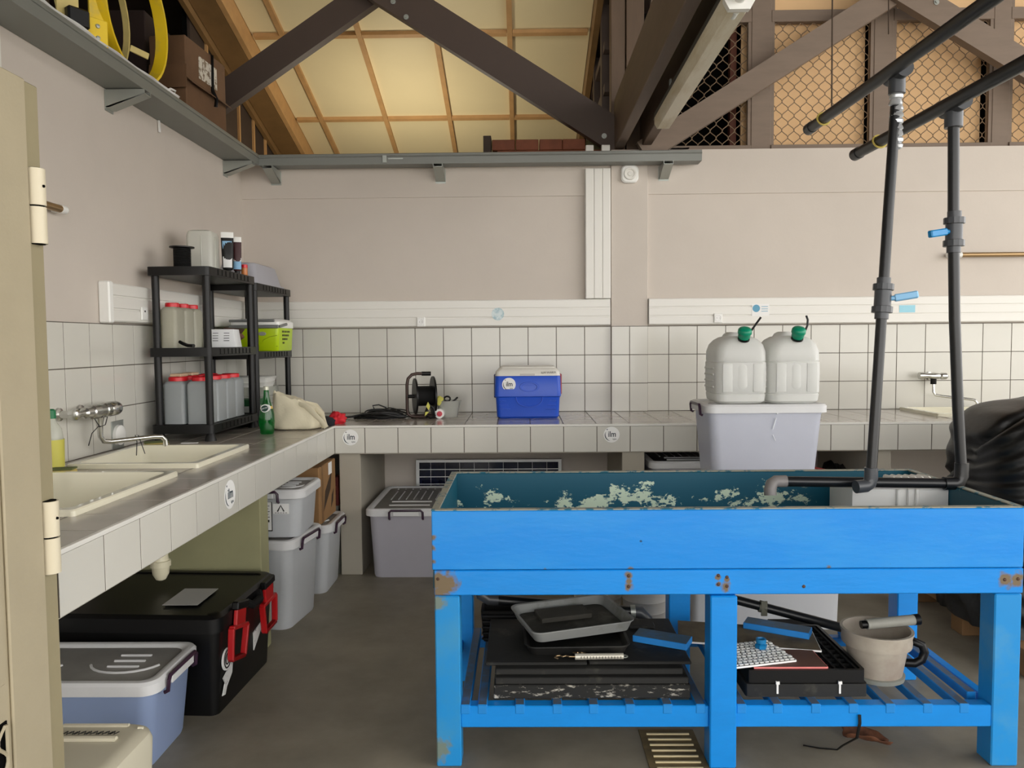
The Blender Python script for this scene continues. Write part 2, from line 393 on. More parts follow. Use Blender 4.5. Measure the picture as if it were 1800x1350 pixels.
def logo(parent, origin, ax, r, name='round_sticker'):
    """round white sticker: arc with a dot, three letters, tiny second line"""
    A = Matrix.Translation(origin) @ AX[ax].to_4x4()
    d = obj(name, MB().lathe([(0, r), (.0008, r)], 32, A), m_paper, parent)
    k = MB(); pts = []
    for i in range(25):
        a = math.radians(150+i*108/24); pts.append((r*.80*math.cos(a), r*.80*math.sin(a), 0))
    a1 = [Vector((p[0]*(1+.085*math.sin(PI*i/24)), p[1]*(1+.085*math.sin(PI*i/24)), .001)) for i, p in enumerate(pts)]
    a2 = [Vector((p[0]*(1-.06*math.sin(PI*i/24)), p[1]*(1-.06*math.sin(PI*i/24)), .001)) for i, p in enumerate(pts)]
    for i in range(24):
        q = [a1[i], a1[i+1], a2[i+1], a2[i]]
        k.bm.faces.new([k.bm.verts.new(A @ v) for v in q])
    k.lathe([(.0008, r*.07), (.0014, r*.07)], 12, A @ T(-r*.55, r*.66, 0))
    k.text('ilm', r*1.0, A @ T(r*.06, r*.04, .001), sx=.84, bold=r*.014)
    k.text('spa', r*.34, A @ T(r*.36, -r*.54, .001), sx=1.1)
    obj('lettering', k, m_ink, d)
FY = YF+.0005
logo(ct, at(616, 769, Y=YF), '-Y', .048)
logo(ct, at(1075, 764, Y=YF), '-Y', .048)
logo(ct, at(404, 869, X=XC), '+X', .056)

# ---- white cable trunking
def trunk_sec(mb, ax, a0, a1, b0, b1, wallp, dirn):
    pass
tr = thing('cable_trunking', 'white dado cable trunking along the left half of the back wall', 'trunking', (0, 0, 0))
def strips(parent, horizontal, a0, a1, b0, b1, y, n=3):
    obj('base', MB().box(a0, a1, y-.042, y, b0, b1, .003) if horizontal else MB().box(b0, b1, y-.042, y, a0, a1, .003), m_pvc, parent)
    h = (b1-b0)/n
    for i in range(n):
        c0, c1 = b0+i*h+.004, b0+(i+1)*h-.004
        obj('cover_strip', MB().box(a0+.001, a1-.001, y-.048, y-.04, c0, c1, .002) if horizontal else MB().box(c0, c1, y-.048, y-.04, a0+.001, a1-.001, .002), m_pvc, parent)
strips(tr, True, XW+.052, PL-.008, 1.53, 1.713, YB)
def socket(parent, p, r=.0):
    x, y, z = p
    s = obj('socket', MB().box(x-.03, x+.03, y-.012, y, z-.033, z+.033, .004), m_white, parent)
    obj('socket_face', MB().lathe([(-.003, .022), (.003, .022), (.003, .018), (.0008, .017)], 20, Matrix.Translation((x, y-.012, z)) @ AX['-Y'].to_4x4()), m_paper, s)
    obj('socket_holes', MB().lathe([(0, .0018), (.0008, .0018)], 8, Matrix.Translation((x-.009, y-.0125, z)) @ AX['-Y'].to_4x4()).lathe([(0, .0018), (.0008, .0018)], 8, Matrix.Translation((x+.009, y-.0125, z)) @ AX['-Y'].to_4x4()), m_blkink, s)
p = at(740, 566, Y=YB-.05); socket(tr, (p.x, YB-.047, p.z))
obj('round_label', MB().lathe([(0, .044), (.001, .044)], 28, Matrix.Translation(at(875, 552, Y=YB-.0485)) @ AX['-Y'].to_4x4()), M('label_pale', (214, 226, 228), .5, rgb2=(168, 196, 204), thr=(.45, .6), scale=30), tr)
tv = thing('cable_trunking', 'upright white cable trunking climbing beside the pilaster to the rail', 'trunking', (0, 0, 0))
strips(tv, False, 1.716, 2.615, .445, .622, YB-.006)
t2 = thing('cable_trunking', 'white cable trunking right of the pilaster behind the two jerrycans', 'trunking', (0, 0, 0))
strips(t2, True, PR+.004, 4.9, 1.53, 1.713, YB)
p = at(1262, 559, Y=YB-.05); socket(t2, (p.x, YB-.047, p.z))
p = at(1337, 545, Y=YB-.05)
lb = obj('label', MB().box(p.x-.06, p.x+.06, YB-.0492, YB-.048, p.z-.042, p.z+.042), m_paper, t2)
lg = MB().lathe([(0, .026), (.0006, .026)], 20, Matrix.Translation((p.x-.03, YB-.0492, p.z+.012)) @ AX['-Y'].to_4x4())
for i in range(3): lg.box(p.x+.006, p.x+.05, YB-.0497, YB-.0492, p.z+.022-.016*i, p.z+.026-.016*i)
obj('print', lg, M('label_blue', (96, 160, 190), .6), lb)
obj('label', MB().box(0, .11, YB-.0492, YB-.048, 0, .05).move(Matrix.Translation((at(1575, 534, Y=YB).x, 0, 1.60))), M('label_aqua', (150, 208, 226), .5), t2)
t3 = thing('cable_trunking', 'white cable trunking with end cap on the left wall behind the shelves', 'trunking', (0, 0, 0))
TY0 = at(193, 530, X=XW+.05).y
obj('base', MB().box(XW, XW+.042, TY0, YB, 1.53, 1.713, .003), m_pvc, t3)
for i in range(3):
    c0 = 1.53+i*.061+.004; obj('cover_strip', MB().box(XW+.04, XW+.048, TY0+.03, YB-.05, c0, c0+.053, .002), m_pvc, t3)
obj('end_cap', MB().box(XW, XW+.054, TY0-.01, TY0+.03, 1.524, 1.719, .006), m_white, t3)
for yy in (TY0+.32, TY0+.95, TY0+1.05):
    s = obj('socket', MB().box(XW+.047, XW+.058, yy-.03, yy+.03, 1.545, 1.61, .003), m_white, t3)
    obj('socket_holes', MB().box(XW+.058, XW+.0588, yy-.006, yy+.006, 1.585, 1.594), m_blkink, s)

# ---- grey tray shelves on brackets
def bracket(parent, x, y, rz, L=.19):
    m = T(x, y, 2.60) @ RZ(rz)                       # local: wall at y=0, reaching to -y
    b = MB()
    for sx in (-.032, .029):
        b.poly([m @ Vector(p) for p in ((sx, 0, -.055), (sx, 0, .028), (sx, -L, .028), (sx, -L, .008), (sx, -.02, -.055))], m.to_3x3() @ Vector((.003, 0, 0)))
    b.poly([m @ Vector(p) for p in ((-.032, -.0, -.058), (-.032, -.02, -.058), (-.032, -L, .006), (-.032, -L, .009), (-.032, 0, -.052))], m.to_3x3() @ Vector((.064, 0, 0)))
    b.box(-.036, .036, -.004, 0, -.07, .028, mat=m)
    br = obj('bracket', b, m_galv, parent)
    k = MB()
    for q in (-.04, -.075, -.11, -.145):
        k.tube([m @ Vector((-.028, q, -.048+(-q)*.33)), m @ Vector((.028, q, -.048+(-q)*.33))], .009, 8)
    obj('bracket_rib', k, m_galv, br)
    return br
ra = thing('tray_shelf', 'long grey metal tray shelf fixed high along the left wall on brackets', 'shelf', (0, 0, 0))
RXF = -1.785
obj('tray', MB().poly([(XW+.002, 0, 2.632), (RXF, 0, 2.632), (RXF+.004, 0, 2.70), (RXF, 0, 2.705), (RXF-.008, 0, 2.70), (RXF-.008, 0, 2.645), (XW+.012, 0, 2.645), (XW+.012, 0, 2.70), (XW+.002, 0, 2.70)], (0, YB-.17-.6, 0)).move(T(0, .6, 0)), m_grey, ra)
obj('lip_bead', MB().tube([(RXF+.004, .6, 2.684), (RXF+.004, YB-.17, 2.684)], .005, 8), m_grey, ra)
for y in (2.2, at(190, 175, X=XW).y, at(395, 290, X=XW).y): bracket(ra, XW+.001, y, PI/2)
rb = thing('tray_shelf', 'grey metal tray shelf fixed high along the back wall above the pale panel', 'shelf', (0, 0, 0))
RYF = YB-.17
obj('tray', MB().poly([(0, YB-.052, 2.632), (0, RYF, 2.632), (0, RYF-.004, 2.70), (0, RYF, 2.705), (0, RYF+.008, 2.70), (0, RYF+.008, 2.645), (0, YB-.062, 2.645), (0, YB-.062, 2.70), (0, YB-.052, 2.70)], (1.225-(XW+.18), 0, 0)).move(T(XW+.18, 0, 0)), m_grey, rb)
obj('lip_bead', MB().tube([(XW+.18, RYF-.004, 2.684), (1.225, RYF-.004, 2.684)], .005, 8), m_grey, rb)
obj('joint_clip', MB().box(-.94, -.91, RYF-.012, RYF-.003, 2.64, 2.69, .002).box(-.90, -.80, RYF-.009, RYF-.003, 2.662, 2.672), m_galv, rb)
for px in (472, 770, 1174): bracket(rb, at(px, 290, Y=RYF).x, YB-.007, 0)
obj('end_stub', MB().box(.45, .505, YB-.05, YB-.006, 2.64, 2.775, .003).box(.56, .618, YB-.05, YB-.006, 2.64, 2.775, .003), m_pvc, tv)

# ---- roof timbers
m_b = m_brace
YT = 5.62
br1 = thing('brace_beam', 'dark brown diagonal brace rising from the cardboard carton to the apex', 'beam', (0, 0, 0))
obj('timber', MB().bar((-2.55, YT+.03, 2.90), (-.94, YT+.03, 3.97), .185, .08, (0, -1, 0)), m_b, br1)
br2 = thing('brace_beam', 'dark brown diagonal brace falling from the apex to the post by the fluorescent lamp', 'beam', (0, 0, 0))
obj('timber', MB().bar((-1.12, YT-.06, 3.99), (.70, YT-.06, 2.83), .225, .07, (0, 1, 0)), m_b, br2)
def bolt(parent, p, r=.018):
    b = obj('bolt', MB().lathe([(0, r), (.004, r), (.004, r*.5), (.012, r*.5)], 16, Matrix.Translation(p) @ AX['-Y'].to_4x4()), m_galv, parent)
    return b
for px, py in ((691, 3), (714, 30), (1062, 239)): bolt(br2, at(px, py, Y=YT-.096))
ps = thing('timber_post', 'brown double timber post standing on the wall above the pilaster', 'post', (0, 0, 0))
obj('plank', MB().box(.635, .735, 5.56, 5.66, 2.745, 3.93, .004), M('brown_plank', (92, 74, 58), .65, var=.1, scale=4, stretch=(6, 6, 1)), ps)
obj('plank', MB().box(.741, .865, 5.55, 5.66, 2.745, 3.93, .004), M('brown_plank', (96, 76, 60), .65, var=.1, scale=4, stretch=(6, 6, 1)), ps)
tb = thing('tie_beam', 'brown double tie beam running overhead towards the camera beside the fluorescent lamp', 'beam', (0, 0, 0))
m_tie = M('tie_timber', (98, 80, 66), .6, var=.1, scale=4, stretch=(5, 1, 5))
obj('plank', MB().box(.655, .72, -1.0, 5.545, 2.76, 3.10, .004), m_tie, tb)
obj('plank', MB().box(.835, .90, -1.0, 5.545, 2.76, 3.10, .004), m_tie, tb)
bolt(tb, (.69, 5.2, 2.9))
rb1 = thing('brace_beam', 'grey-brown diagonal brace rising right from the post across the wire mesh', 'beam', (0, 0, 0))
obj('timber', MB().bar((.84, 5.47, 2.715), (2.66, 5.47, 3.835), .155, .07, (0, 1, 0)), m_taupe, rb1)
rb2 = thing('brace_beam', 'grey-brown diagonal brace falling to the right edge across the wire mesh', 'beam', (0, 0, 0))
obj('timber', MB().bar((2.42, 5.43, 3.86), (4.4, 5.43, 2.66), .17, .07, (0, 1, 0)), m_taupe, rb2)
bolt(rb2, at(1646, 4, Y=5.394))

# ---- framed wire mesh above the back wall
fr = thing('mesh_partition', 'grey-brown framed wire mesh screen standing on the back wall', 'screen', (0, 0, 0))
MYF = 5.60
zs = [2.79, 3.645, 3.72, 4.5]
for x0, x1 in ((.92, 1.0), (1.625, 1.765), (2.48, 2.615), (3.31, 3.43), (4.15, 4.27), (5.0, 5.12)):
    obj('frame_post', MB().box(x0, x1, MYF, MYF+.06, 2.745, 3.95, .004), m_taupe, fr)
bays = [(1.0, 1.625), (1.765, 2.48), (2.615, 3.31), (3.43, 4.15), (4.27, 5.0)]
def wires(x0, x1, z0, z1, y, r=.0032, p=.043, per=.10):
    m = MB(); n = int((x1-x0)/p)+1
    for i in range(n+1):
        xc = x0+i*p; pts = []
        k = int((z1-z0)/(per/8))
        for j in range(k+1):
            z = z0+j*per/8; s = math.cos(2*PI*z/per); s = max(-1, min(1, s*1.08))
            x = xc+(p/2)*s*(1 if i % 2 else -1)
            pts.append((min(max(x, x0), x1), y, z))
        m.tube(pts, r, 4)
    return m
m_wire = M('mesh_wire', (150, 128, 104), .5, metal=.3)
for x0, x1 in bays:
    for za, zb in ((2.79, 3.64), (3.72, 3.92)):
        f = MB()
        for a in (x0, x1-.022): f.box(a, a+.022, MYF+.005, MYF+.045, za, zb)
        obj('mesh_frame', f, m_taupe, fr)
        if za < 3: obj('wire_mesh', wires(x0+.022, x1-.022, za, zb, MYF+.03), m_wire, fr, kind='stuff')
    obj('frame_rail', MB().box(x0, x1, MYF, MYF+.055, 3.64, 3.72, .003), m_taupe, fr)
    obj('frame_rail', MB().box(x0, x1, MYF-.01, MYF+.055, 2.745, 2.79, .003), m_taupe, fr)
m_tan = M('tan_sheet', (226, 188, 140), .7, var=.04, scale=3, bump=.1, bscale=9)
for i, (x0, x1) in enumerate(((1.79, 2.45), (2.64, 3.27), (3.46, 4.13), (4.3, 4.98))):
    o = obj('fibre_sheet', MB().box(x0, x1, MYF+.075, MYF+.09, 2.745, 3.93, .003), m_tan)
    tag(o, ['tan sheet behind the mesh above the two jerrycans', 'tan sheet behind the mesh between the two hanging black pipes', 'tan sheet behind the mesh at the right edge', 'tan sheet behind the mesh beyond the right edge'][i], 'sheet', 'tan sheets behind the mesh')
struct('void_sheet', MB().box(.9, 6, MYF+.35, MYF+.4, 2.6, 3.85), m_void)  # black sheet standing in for the unlit opening behind the mesh
wf = thing('window_frame', 'reddish timber frame in the dark opening behind the mesh by the lamp', 'frame', (0, 0, 0))
obj('jamb', MB().box(1.53, 1.575, MYF+.2, MYF+.26, 2.745, 3.86), M('red_timber', (112, 62, 44), .6), wf)
obj('sill', MB().box(1.0, 1.53, MYF+.2, MYF+.28, 2.745, 2.80).box(1.16, 1.18, MYF+.195, MYF+.285, 2.745, 2.806), MATS['red_timber'], wf)
tag(obj('fibre_sheet', MB().box(1.58, 1.635, MYF+.1, MYF+.115, 2.745, 3.9, .002), m_tan), 'narrow tan strip behind the mesh beside the reddish frame', 'sheet', 'tan sheets behind the mesh')

# reddish wooden blocks stacked on the wall top
m_blk = M('red_wood_block', (128, 72, 48), .7, var=.15, scale=14, rand=.1)
bx = [-.205, -.035, .135, .30]
for i, x in enumerate(bx):
    tag(obj('wooden_block', MB().box(x, x+.163, 5.66, 5.82, 2.79, 2.865, .004), m_blk), ['reddish wooden block at the left end of the row on the wall', 'reddish wooden block second from the left on the wall', 'reddish wooden block third from the left on the wall', 'reddish wooden block fourth from the left on the wall'][i], 'block', 'wooden blocks stacked on the wall')
tag(obj('wooden_block', MB().box(.47, .62, 5.67, 5.82, 2.79, 2.865, .012), M('olive_block', (92, 88, 58), .7, var=.1)), 'olive block at the right end of the row by the post', 'block', 'wooden blocks stacked on the wall')
tag(obj('wooden_plank', MB().box(-.17, .62, 5.665, 5.84, 2.745, 2.789, .003), m_blk), 'reddish plank lying under the row of wooden blocks', 'plank')
tag(obj('wooden_plank', MB().box(-.268, -.212, 5.66, 5.84, 2.745, 2.895, .003).move(T(0, 0, 0)), m_dark), 'dark plank standing on end left of the wooden blocks', 'plank')
p = at(1160, 262, Y=5.5)
m = MB()
for k in range(3):
    m.skin([[Vector((p.x-.06+.1*k+.02*math.cos(a)*(2+k), 5.56+.03*math.sin(a), 2.747+.022*(.5+.5*math.sin(a*2+k)))) for a in [2*PI*i/12 for i in range(12)]], [Vector((p.x-.06+.1*k+.01*math.cos(a), 5.56+.01*math.sin(a), 2.775-.004*k)) for a in [2*PI*i/12 for i in range(12)]]])
tag(obj('plastic_scrap', m, m_blackm), 'crumpled black plastic lying on the wall top at the rail end', 'plastic')

# ================================================================== THE BLUE TRAY TABLE
X0, X1, Y0, Y1 = -.303, 1.632, 2.53, 3.275
tt = thing('tray_table', 'long bright blue wooden tray table with worn teal inside and slatted lower shelf', 'table', (0, 0, 0))
m_front = stains(M('blue_front', (6, 136, 226), .33, rgb2=(52, 154, 226), thr=(.45, .85), scale=1.6, bump=.08, bscale=14, stretch=(1, 3, 3)),
                 [(X0+.004, Y0, .78, .012), (X0+.004, Y0, .745, .014), (X0+.004, Y0, .70, .01), (.35, Y0, .672, .012), (.07, Y0, .672, .008), (1.0, Y0, .675, .01)], (112, 96, 74))
m_front = stains(m_front, [(.385, Y0, .765, .006), (.39, Y0, .755, .004), (1.46, Y0, .78, .004), (1.2, Y0, .685, .006)], (20, 30, 44))
m_rust = stains(M('blue_apron', (8, 138, 226), .36, var=.06, scale=2.5, bump=.08, bscale=14, stretch=(1, 4, 4)),
                [(-.285, Y0, .632, .04), (-.255, Y0, .628, .045), (-.27, Y0, .605, .035), (1.58, Y0, .63, .03), (1.615, Y0, .632, .03), (.345, Y0, .648, .016), (.345, Y0, .63, .013), (.345, Y0, .612, .017), (.64, Y0, .64, .012), (.64, Y0, .62, .012), (.665, Y0, .61, .02), (.668, Y0, .635, .012)], (116, 100, 76))
m_peel = M('peeling_teal', (0, 82, 104), .45, rgb2=(206, 224, 200), thr=(.60, .615), scale=9, stretch=(1, 1, 1.5))
def peel_band():
    """the old paint has flaked off in a belt along the middle of the back board"""
    m = m_peel; nt = m.node_tree; L = nt.links.new
    n = [x for x in nt.nodes if x.type == 'TEX_NOISE'][0]; r = [x for x in nt.nodes if x.type == 'MAP_RANGE'][0]
    tc = [x for x in nt.nodes if x.type == 'TEX_COORD'][0]
    sp = nt.nodes.new('ShaderNodeSeparateXYZ'); L(tc.outputs['Object'], sp.inputs[0])
    def bell(sock, c, w_, gain):
        a = nt.nodes.new('ShaderNodeMath'); a.operation = 'SUBTRACT'; L(sock, a.inputs[0]); a.inputs[1].default_value = c
        b = nt.nodes.new('ShaderNodeMath'); b.operation = 'ABSOLUTE'; L(a.outputs[0], b.inputs[0])
        q = nt.nodes.new('ShaderNodeMapRange'); L(b.outputs[0], q.inputs[0]); q.inputs[1].default_value = 0; q.inputs[2].default_value = w_; q.inputs[3].default_value = gain; q.inputs[4].default_value = 0
        return q.outputs[0]
    z = bell(sp.outputs['Z'], .75, .085, .16); xa = bell(sp.outputs['X'], .42, .40, .145); xb = bell(sp.outputs['X'], 1.02, .30, .115); xc = bell(sp.outputs['X'], -.13, .2, .085)
    acc = n.outputs['Fac']
    n.inputs['Roughness'].default_value = .72; n.inputs['Detail'].default_value = 9
    for s in (z, xa, xb, xc):
        a = nt.nodes.new('ShaderNodeMath'); a.operation = 'ADD'; L(acc, a.inputs[0]); L(s, a.inputs[1]); acc = a.outputs[0]
    a = nt.nodes.new('ShaderNodeMath'); a.operation = 'SUBTRACT'; L(acc, a.inputs[0]); a.inputs[1].default_value = .14
    for l in list(r.inputs[0].links): nt.links.remove(l)
    L(a.outputs[0], r.inputs[0])
peel_band()
m_teal = M('teal_inside', (0, 82, 102), .45, rgb2=(150, 186, 170), thr=(.68, .7), scale=12, stretch=(6, 6, 1))
m_rim = M('chipped_rim', (150, 150, 136), .6, rgb2=(30, 100, 120), thr=(.52, .6), scale=28)
def board(name, x0, x1, y0, y1, z0, z1, m, b=.003): return obj(name, MB().box(x0, x1, y0, y1, z0, z1, b), m, tt)
board('front_board', X0, X1, Y0-.004, Y0+.02, .671, .868, m_front)
board('apron_board', X0+.006, X1+.004, Y0, Y0+.024, .584, .668, m_rust)
board('back_board', X0, X1, Y1-.022, Y1, .60, .868, m_peel)
board('end_board', X0, X0+.024, Y0+.021, Y1-.023, .60, .868, m_teal)
board('end_board', X1-.024, X1, Y0+.021, Y1-.023, .60, .868, m_teal)
obj('rim_strip', MB().box(X0-.001, X1+.001, Y1-.023, Y1+.001, .868, .8725, .001).box(X0-.001, X0+.025, Y0-.004, Y1-.023, .868, .8725, .001).box(X1-.025, X1+.001, Y0-.004, Y1-.023, .868, .8725, .001).box(X0+.025, X1-.025, Y0-.004, Y0+.021, .868, .8725, .001), m_rim, tt)
board('tray_bottom', X0+.024, X1-.024, Y0+.025, Y1-.023, .61, .63, m_teal)
m_legl = stains(M('blue_leg_front', (20, 138, 208), .42, rgb2=(70, 148, 186), thr=(.45, .8), scale=4, bump=.06, bscale=22), [(-.285, Y0, .56, .03), (-.29, Y0, .06, .05)], (112, 128, 120))
LG = [(-.297, -.214, Y0+.001, Y0+.086, m_legl), (.612, .70, Y0-.012, Y0+.07, m_blue), (1.546, 1.634, Y0+.001, Y0+.086, m_blue2),
      (-.292, -.214, 3.185, 3.27, m_blue), (.602, .69, 3.185, 3.27, m_blue), (1.546, 1.63, 3.185, 3.27, m_blue)]
for x0, x1, y0, y1, m in LG:
    top = .667 if y0 > 3 else .582
    board('leg', x0, x1, y0, y1, 0, top, m, .004)
board('shelf_rail', -.214, .612, Y0+.004, Y0+.05, .133, .2065, m_blue); board('shelf_rail', .70, 1.546, Y0+.004, Y0+.05, .133, .2065, m_blue)
for x0, x1 in ((-.214, .602), (.69, 1.546)): board('shelf_rail', x0, x1, 3.195, 3.235, .14, .178, m_blue)
board('shelf_rail', -.29, -.255, Y0+.086, 3.185, .14, .178, m_blue); board('shelf_rail', 1.59, 1.625, Y0+.086, 3.185, .14, .178, m_blue)
# every slat of the lower shelf, and the notched filler between the slats along the front
sx = []
n = 15
for i in range(n):
    px = (818, 848, 914, 980, 1044, 1108, 1174, 1232, 1304, 1368, 1435, 1501, 1566, 1632, 1696)[i]
    x = at(px, 1252, Y=Y0).x; sx.append(x)
    board('slat', x-.0165, x+.0165, Y0+.002, 3.235, .179, .212, m_slat)
x = at(1736, 1252, Y=Y0).x; board('slat', x-.0165, min(x+.0165, 1.545), Y0+.09, 3.235, .179, .212, m_slat)
m_fill = m_blue
xs_ = [-.214]+[v for x in sx for v in (x-.017, x+.017)]+[1.546]
for a, b in zip(xs_[0::2], xs_[1::2]):
    for a2, b2, _, _ in clip((a, b, 0, 1), [(.611, .701, -1, 2)]):
        pass
def rivet(x, z, y=Y0): obj('screw', MB().lathe([(0, .006), (.002, .005), (.003, .002)], 10, Matrix.Translation((x, y, z)) @ AX['-Y'].to_4x4()), M('rusty_screw', (84, 62, 50), .6, metal=.5), tt)
for x, z in ((.345, .648), (.345, .612), (.64, .648), (.64, .618), (.668, .642), (.668, .612), (1.575, .63), (1.618, .632), (-.285, .64), (.92, .61)): rivet(x, z)

# ---- on the slatted shelf, left bay
SZ = .2125
m_mat = M('black_rubber', (24, 24, 22), .7, rgb2=(70, 68, 60), thr=(.56, .75), scale=8, bump=.25, bscale=14)
m_matf = M('rubber_scraped', (24, 24, 22), .8, rgb2=(176, 172, 160), thr=(.56, .66), scale=26, stretch=(1, 1, 3))
def slab(name, label, cat, x0, x1, y0, y1, z0, z1, m, rz=0, b=.003, group=None):
    cx, cy = (x0+x1)/2, (y0+y1)/2
    o = obj(name, MB().box(x0-cx, x1-cx, y0-cy, y1-cy, 0, z1-z0, b), m); o.location = (cx, cy, z0); o.rotation_euler = (0, 0, rz)
    return tag(o, label, cat, group)
G = 'black rubber mats stacked on the lower shelf'
slab('rubber_mat', 'lowest thick black mat with whitish scrapes, in the left bay', 'mat', -.105, .56, 2.575, 3.02, SZ, SZ+.046, m_matf, group=G)
slab('rubber_mat', 'second black mat from the bottom of the left bay stack', 'mat', -.10, .555, 2.58, 3.02, SZ+.047, SZ+.070, m_mat, group=G)
slab('rubber_mat', 'third black mat from the bottom of the left bay stack', 'mat', -.10, .54, 2.60, 3.03, SZ+.071, SZ+.092, m_mat, group=G)
slab('rubber_mat', 'top left black mat of the stack, under the spring scale hook', 'mat', -.135, .215, 2.625, 3.05, SZ+.093, SZ+.104, m_mat, group=G)
slab('rubber_mat', 'top right black mat of the stack, beside the middle leg', 'mat', .222, .575, 2.63, 3.05, SZ+.093, SZ+.104, m_mat, group=G)
zt = SZ+.105
cr = thing('slatted_crate', 'small black slatted crate at the back left of the lower shelf', 'crate', (-.035, 3.125, SZ))
obj('body', MB().loft([(0, -.13, .13, -.045, .05, .008), (.125, -.14, .14, -.05, .055, .008), (.125, -.13, .13, -.04, .045, .006), (.02, -.12, .12, -.035, .04, .006)], 2), m_blackm, cr)
for i in range(5): obj('slat', MB().box(-.135, .135, -.062, -.05, (.012+i*.023), .022+i*.023, .002), m_black, cr)
def tray(name, label, loc, rz, w, d, h, m, tilt=(0, 0), group=None, content=None):
    t = thing(name, label, 'tray', loc, rz, group)
    t.rotation_euler = (tilt[0], tilt[1], rz)
    obj('basin', MB().loft([(0, -w*.465, w*.465, -d*.455, d*.455, .03), (h, -w*.5, w*.5, -d*.5, d*.5, .035), (h+.002, -w*.515, w*.515, -d*.52, d*.52, .04), (h+.006, -w*.515, w*.515, -d*.52, d*.52, .04), (h+.004, -w*.49, w*.49, -d*.49, d*.49, .033), (.006, -w*.455, w*.455, -d*.445, d*.445, .03)], 5), m, t)
    if content: obj('mud_layer', MB().loft([(.0062, -w*.45, w*.45, -d*.44, d*.44, .03), (.012, -w*.44, w*.44, -d*.43, d*.43, .03)], 5), content, t)
    return t
tray('shallow_tray', 'shallow black tray lying on the rubber mats below the grey tray', (.185, 2.795, zt+.001), .03, .365, .235, .028, M('black_tray', (20, 20, 19), .55, rgb2=(48, 46, 42), thr=(.5, .7), scale=9))
tg = tray('shallow_tray', 'grey shallow tray tilted on the black tray, holding a dark slab', (.178, 2.905, zt+.034), .29, .39, .31, .036, M('grey_tray', (134, 136, 134), .5, rgb2=(96, 96, 88), thr=(.55, .8), scale=8), tilt=(0, -.02), content=M('tray_mud', (46, 44, 37), .7, rgb2=(92, 90, 80), thr=(.5, .75), scale=11, bump=.3, bscale=30))
o = slab('dark_slab', 'dark mud-stained slab lying inside the grey shallow tray', 'slab', .05, .25, 2.90, 3.01, zt+.043, zt+.062, M('mud_slab', (60, 58, 52), .85, var=.2, scale=10), rz=-.1)
o.rotation_euler = (0, -.02, .25)
sp = thing('spring_scale', 'silver tubular spring scale with hook lying on the black mats', 'scale', (.245, 2.645, zt+.0115))
obj('tube', MB().cyl((-.07, 0, 0), (.098, .004, .0), .0105, 16), M('scale_silver', (206, 202, 188), .3, metal=.3), sp)
k = MB()
for i in range(14): k.box(-.05+i*.0105, -.048+i*.0105, -.0112, -.0102, -.003, .0045)
obj('graduation', k, m_blkink, sp)
obj('hook', MB().tube([(-.07, 0, 0), (-.09, 0, 0), (-.10, .008, 0), (-.112, 0, 0), (-.122, .01, 0), (-.135, .006, 0), (-.14, -.008, 0), (-.13, -.016, 0)], .0028, 8), M('hook_bronze', (150, 128, 96), .35, metal=.7), sp)
obj('ring', MB().tube([(.102+.010*math.cos(a), .004+.010*math.sin(a), -.001) for a in [2*PI*i/14 for i in range(14)]], .0022, 6, closed=True), m_galv, sp)
obj('cord', MB().tube([(-.06, .006, .011), (-.075, .03, .002), (-.06, .045, -.007), (-.045, .034, .0), (-.02, .03, -.007), (-.035, .016, .006)], .0025, 6), MATS['hook_bronze'], sp)
OFF = dusty(M('offcut_paint', (30, 128, 206), .55, var=.06), (72, 92, 104), .9)
def offcut(label, loc, rz, l, w_, h, tilt=0):
    o = obj('wood_offcut', MB().box(-l/2, l/2, -w_/2, w_/2, 0, h, .002), OFF); o.location = loc; o.rotation_euler = (0, tilt, rz)
    return tag(o, label, 'offcut', 'blue painted wood offcuts on the lower shelf')
offcut('blue painted wood offcut at the right of the rubber mats, left bay', (.505, 2.80, zt+.0005), -.45, .20, .085, .024, 0)
slab('wood_wedge', 'dark batten on edge under the blue offcut in the left bay', 'batten', .40, .50, 2.93, 2.97, zt, zt+.014, m_mat)
# ---- right bay
gc = thing('grid_crate', 'flat black grid crates tied together with white cable ties, right bay', 'crate', (.955, 2.80, SZ))
for i, (w2, d2, z0) in enumerate(((.205, .215, 0), (.198, .212, .047))):
    f = MB().loft([(z0, -w2, w2, -d2, d2, .012), (z0+.044, -w2, w2, -d2, d2, .012), (z0+.044, -w2+.012, w2-.012, -d2+.012, d2-.012, .006), (z0+.008, -w2+.012, w2-.012, -d2+.012, d2-.012, .006)], 2)
    obj('frame', f, m_black if i else m_mat, gc)
for i in range(11):
    x = -.175+i*.035; obj('grid_bar', MB().box(x-.004, x+.004, -.2, .2, .078, .088), m_blackm, gc)
for i in range(10):
    y = -.18+i*.04; obj('grid_bar', MB().box(-.188, .188, y-.004, y+.004, .072, .082), m_blackm, gc)
for x in (-.10, .11): obj('cable_tie', MB().box(x-.003, x+.003, -.2185, -.2145, .012, .055).box(x-.006, x+.006, -.221, -.2145, .045, .055).move(Matrix.Rotation(.0, 4, 'Z')), m_paper, gc)
slab('crate_liner', 'black liner tray leaning behind the bucket on the lower shelf', 'liner', 1.0, 1.16, 3.03, 3.16, SZ, SZ+.06, m_blackm)
zb = SZ+.092
def plate(name, label, cat, loc, rz, tilt, l, d, t, mt, me):
    th_ = thing(name, label, cat, loc, rz); th_.rotation_euler = (tilt[0], tilt[1], rz)
    obj('board', MB().box(-l/2, l/2, -d/2, d/2, 0, t, .001), mt, th_)
    obj('front_edge', MB().box(-l/2, l/2, -d/2-.002, -d/2, 0, t+.0003).box(l/2, l/2+.0015, -d/2, d/2, 0, t), me, th_)
    return th_
m_bd = M('mud_board', (116, 102, 78), .8, rgb2=(86, 74, 56), thr=(.4, .7), scale=9)
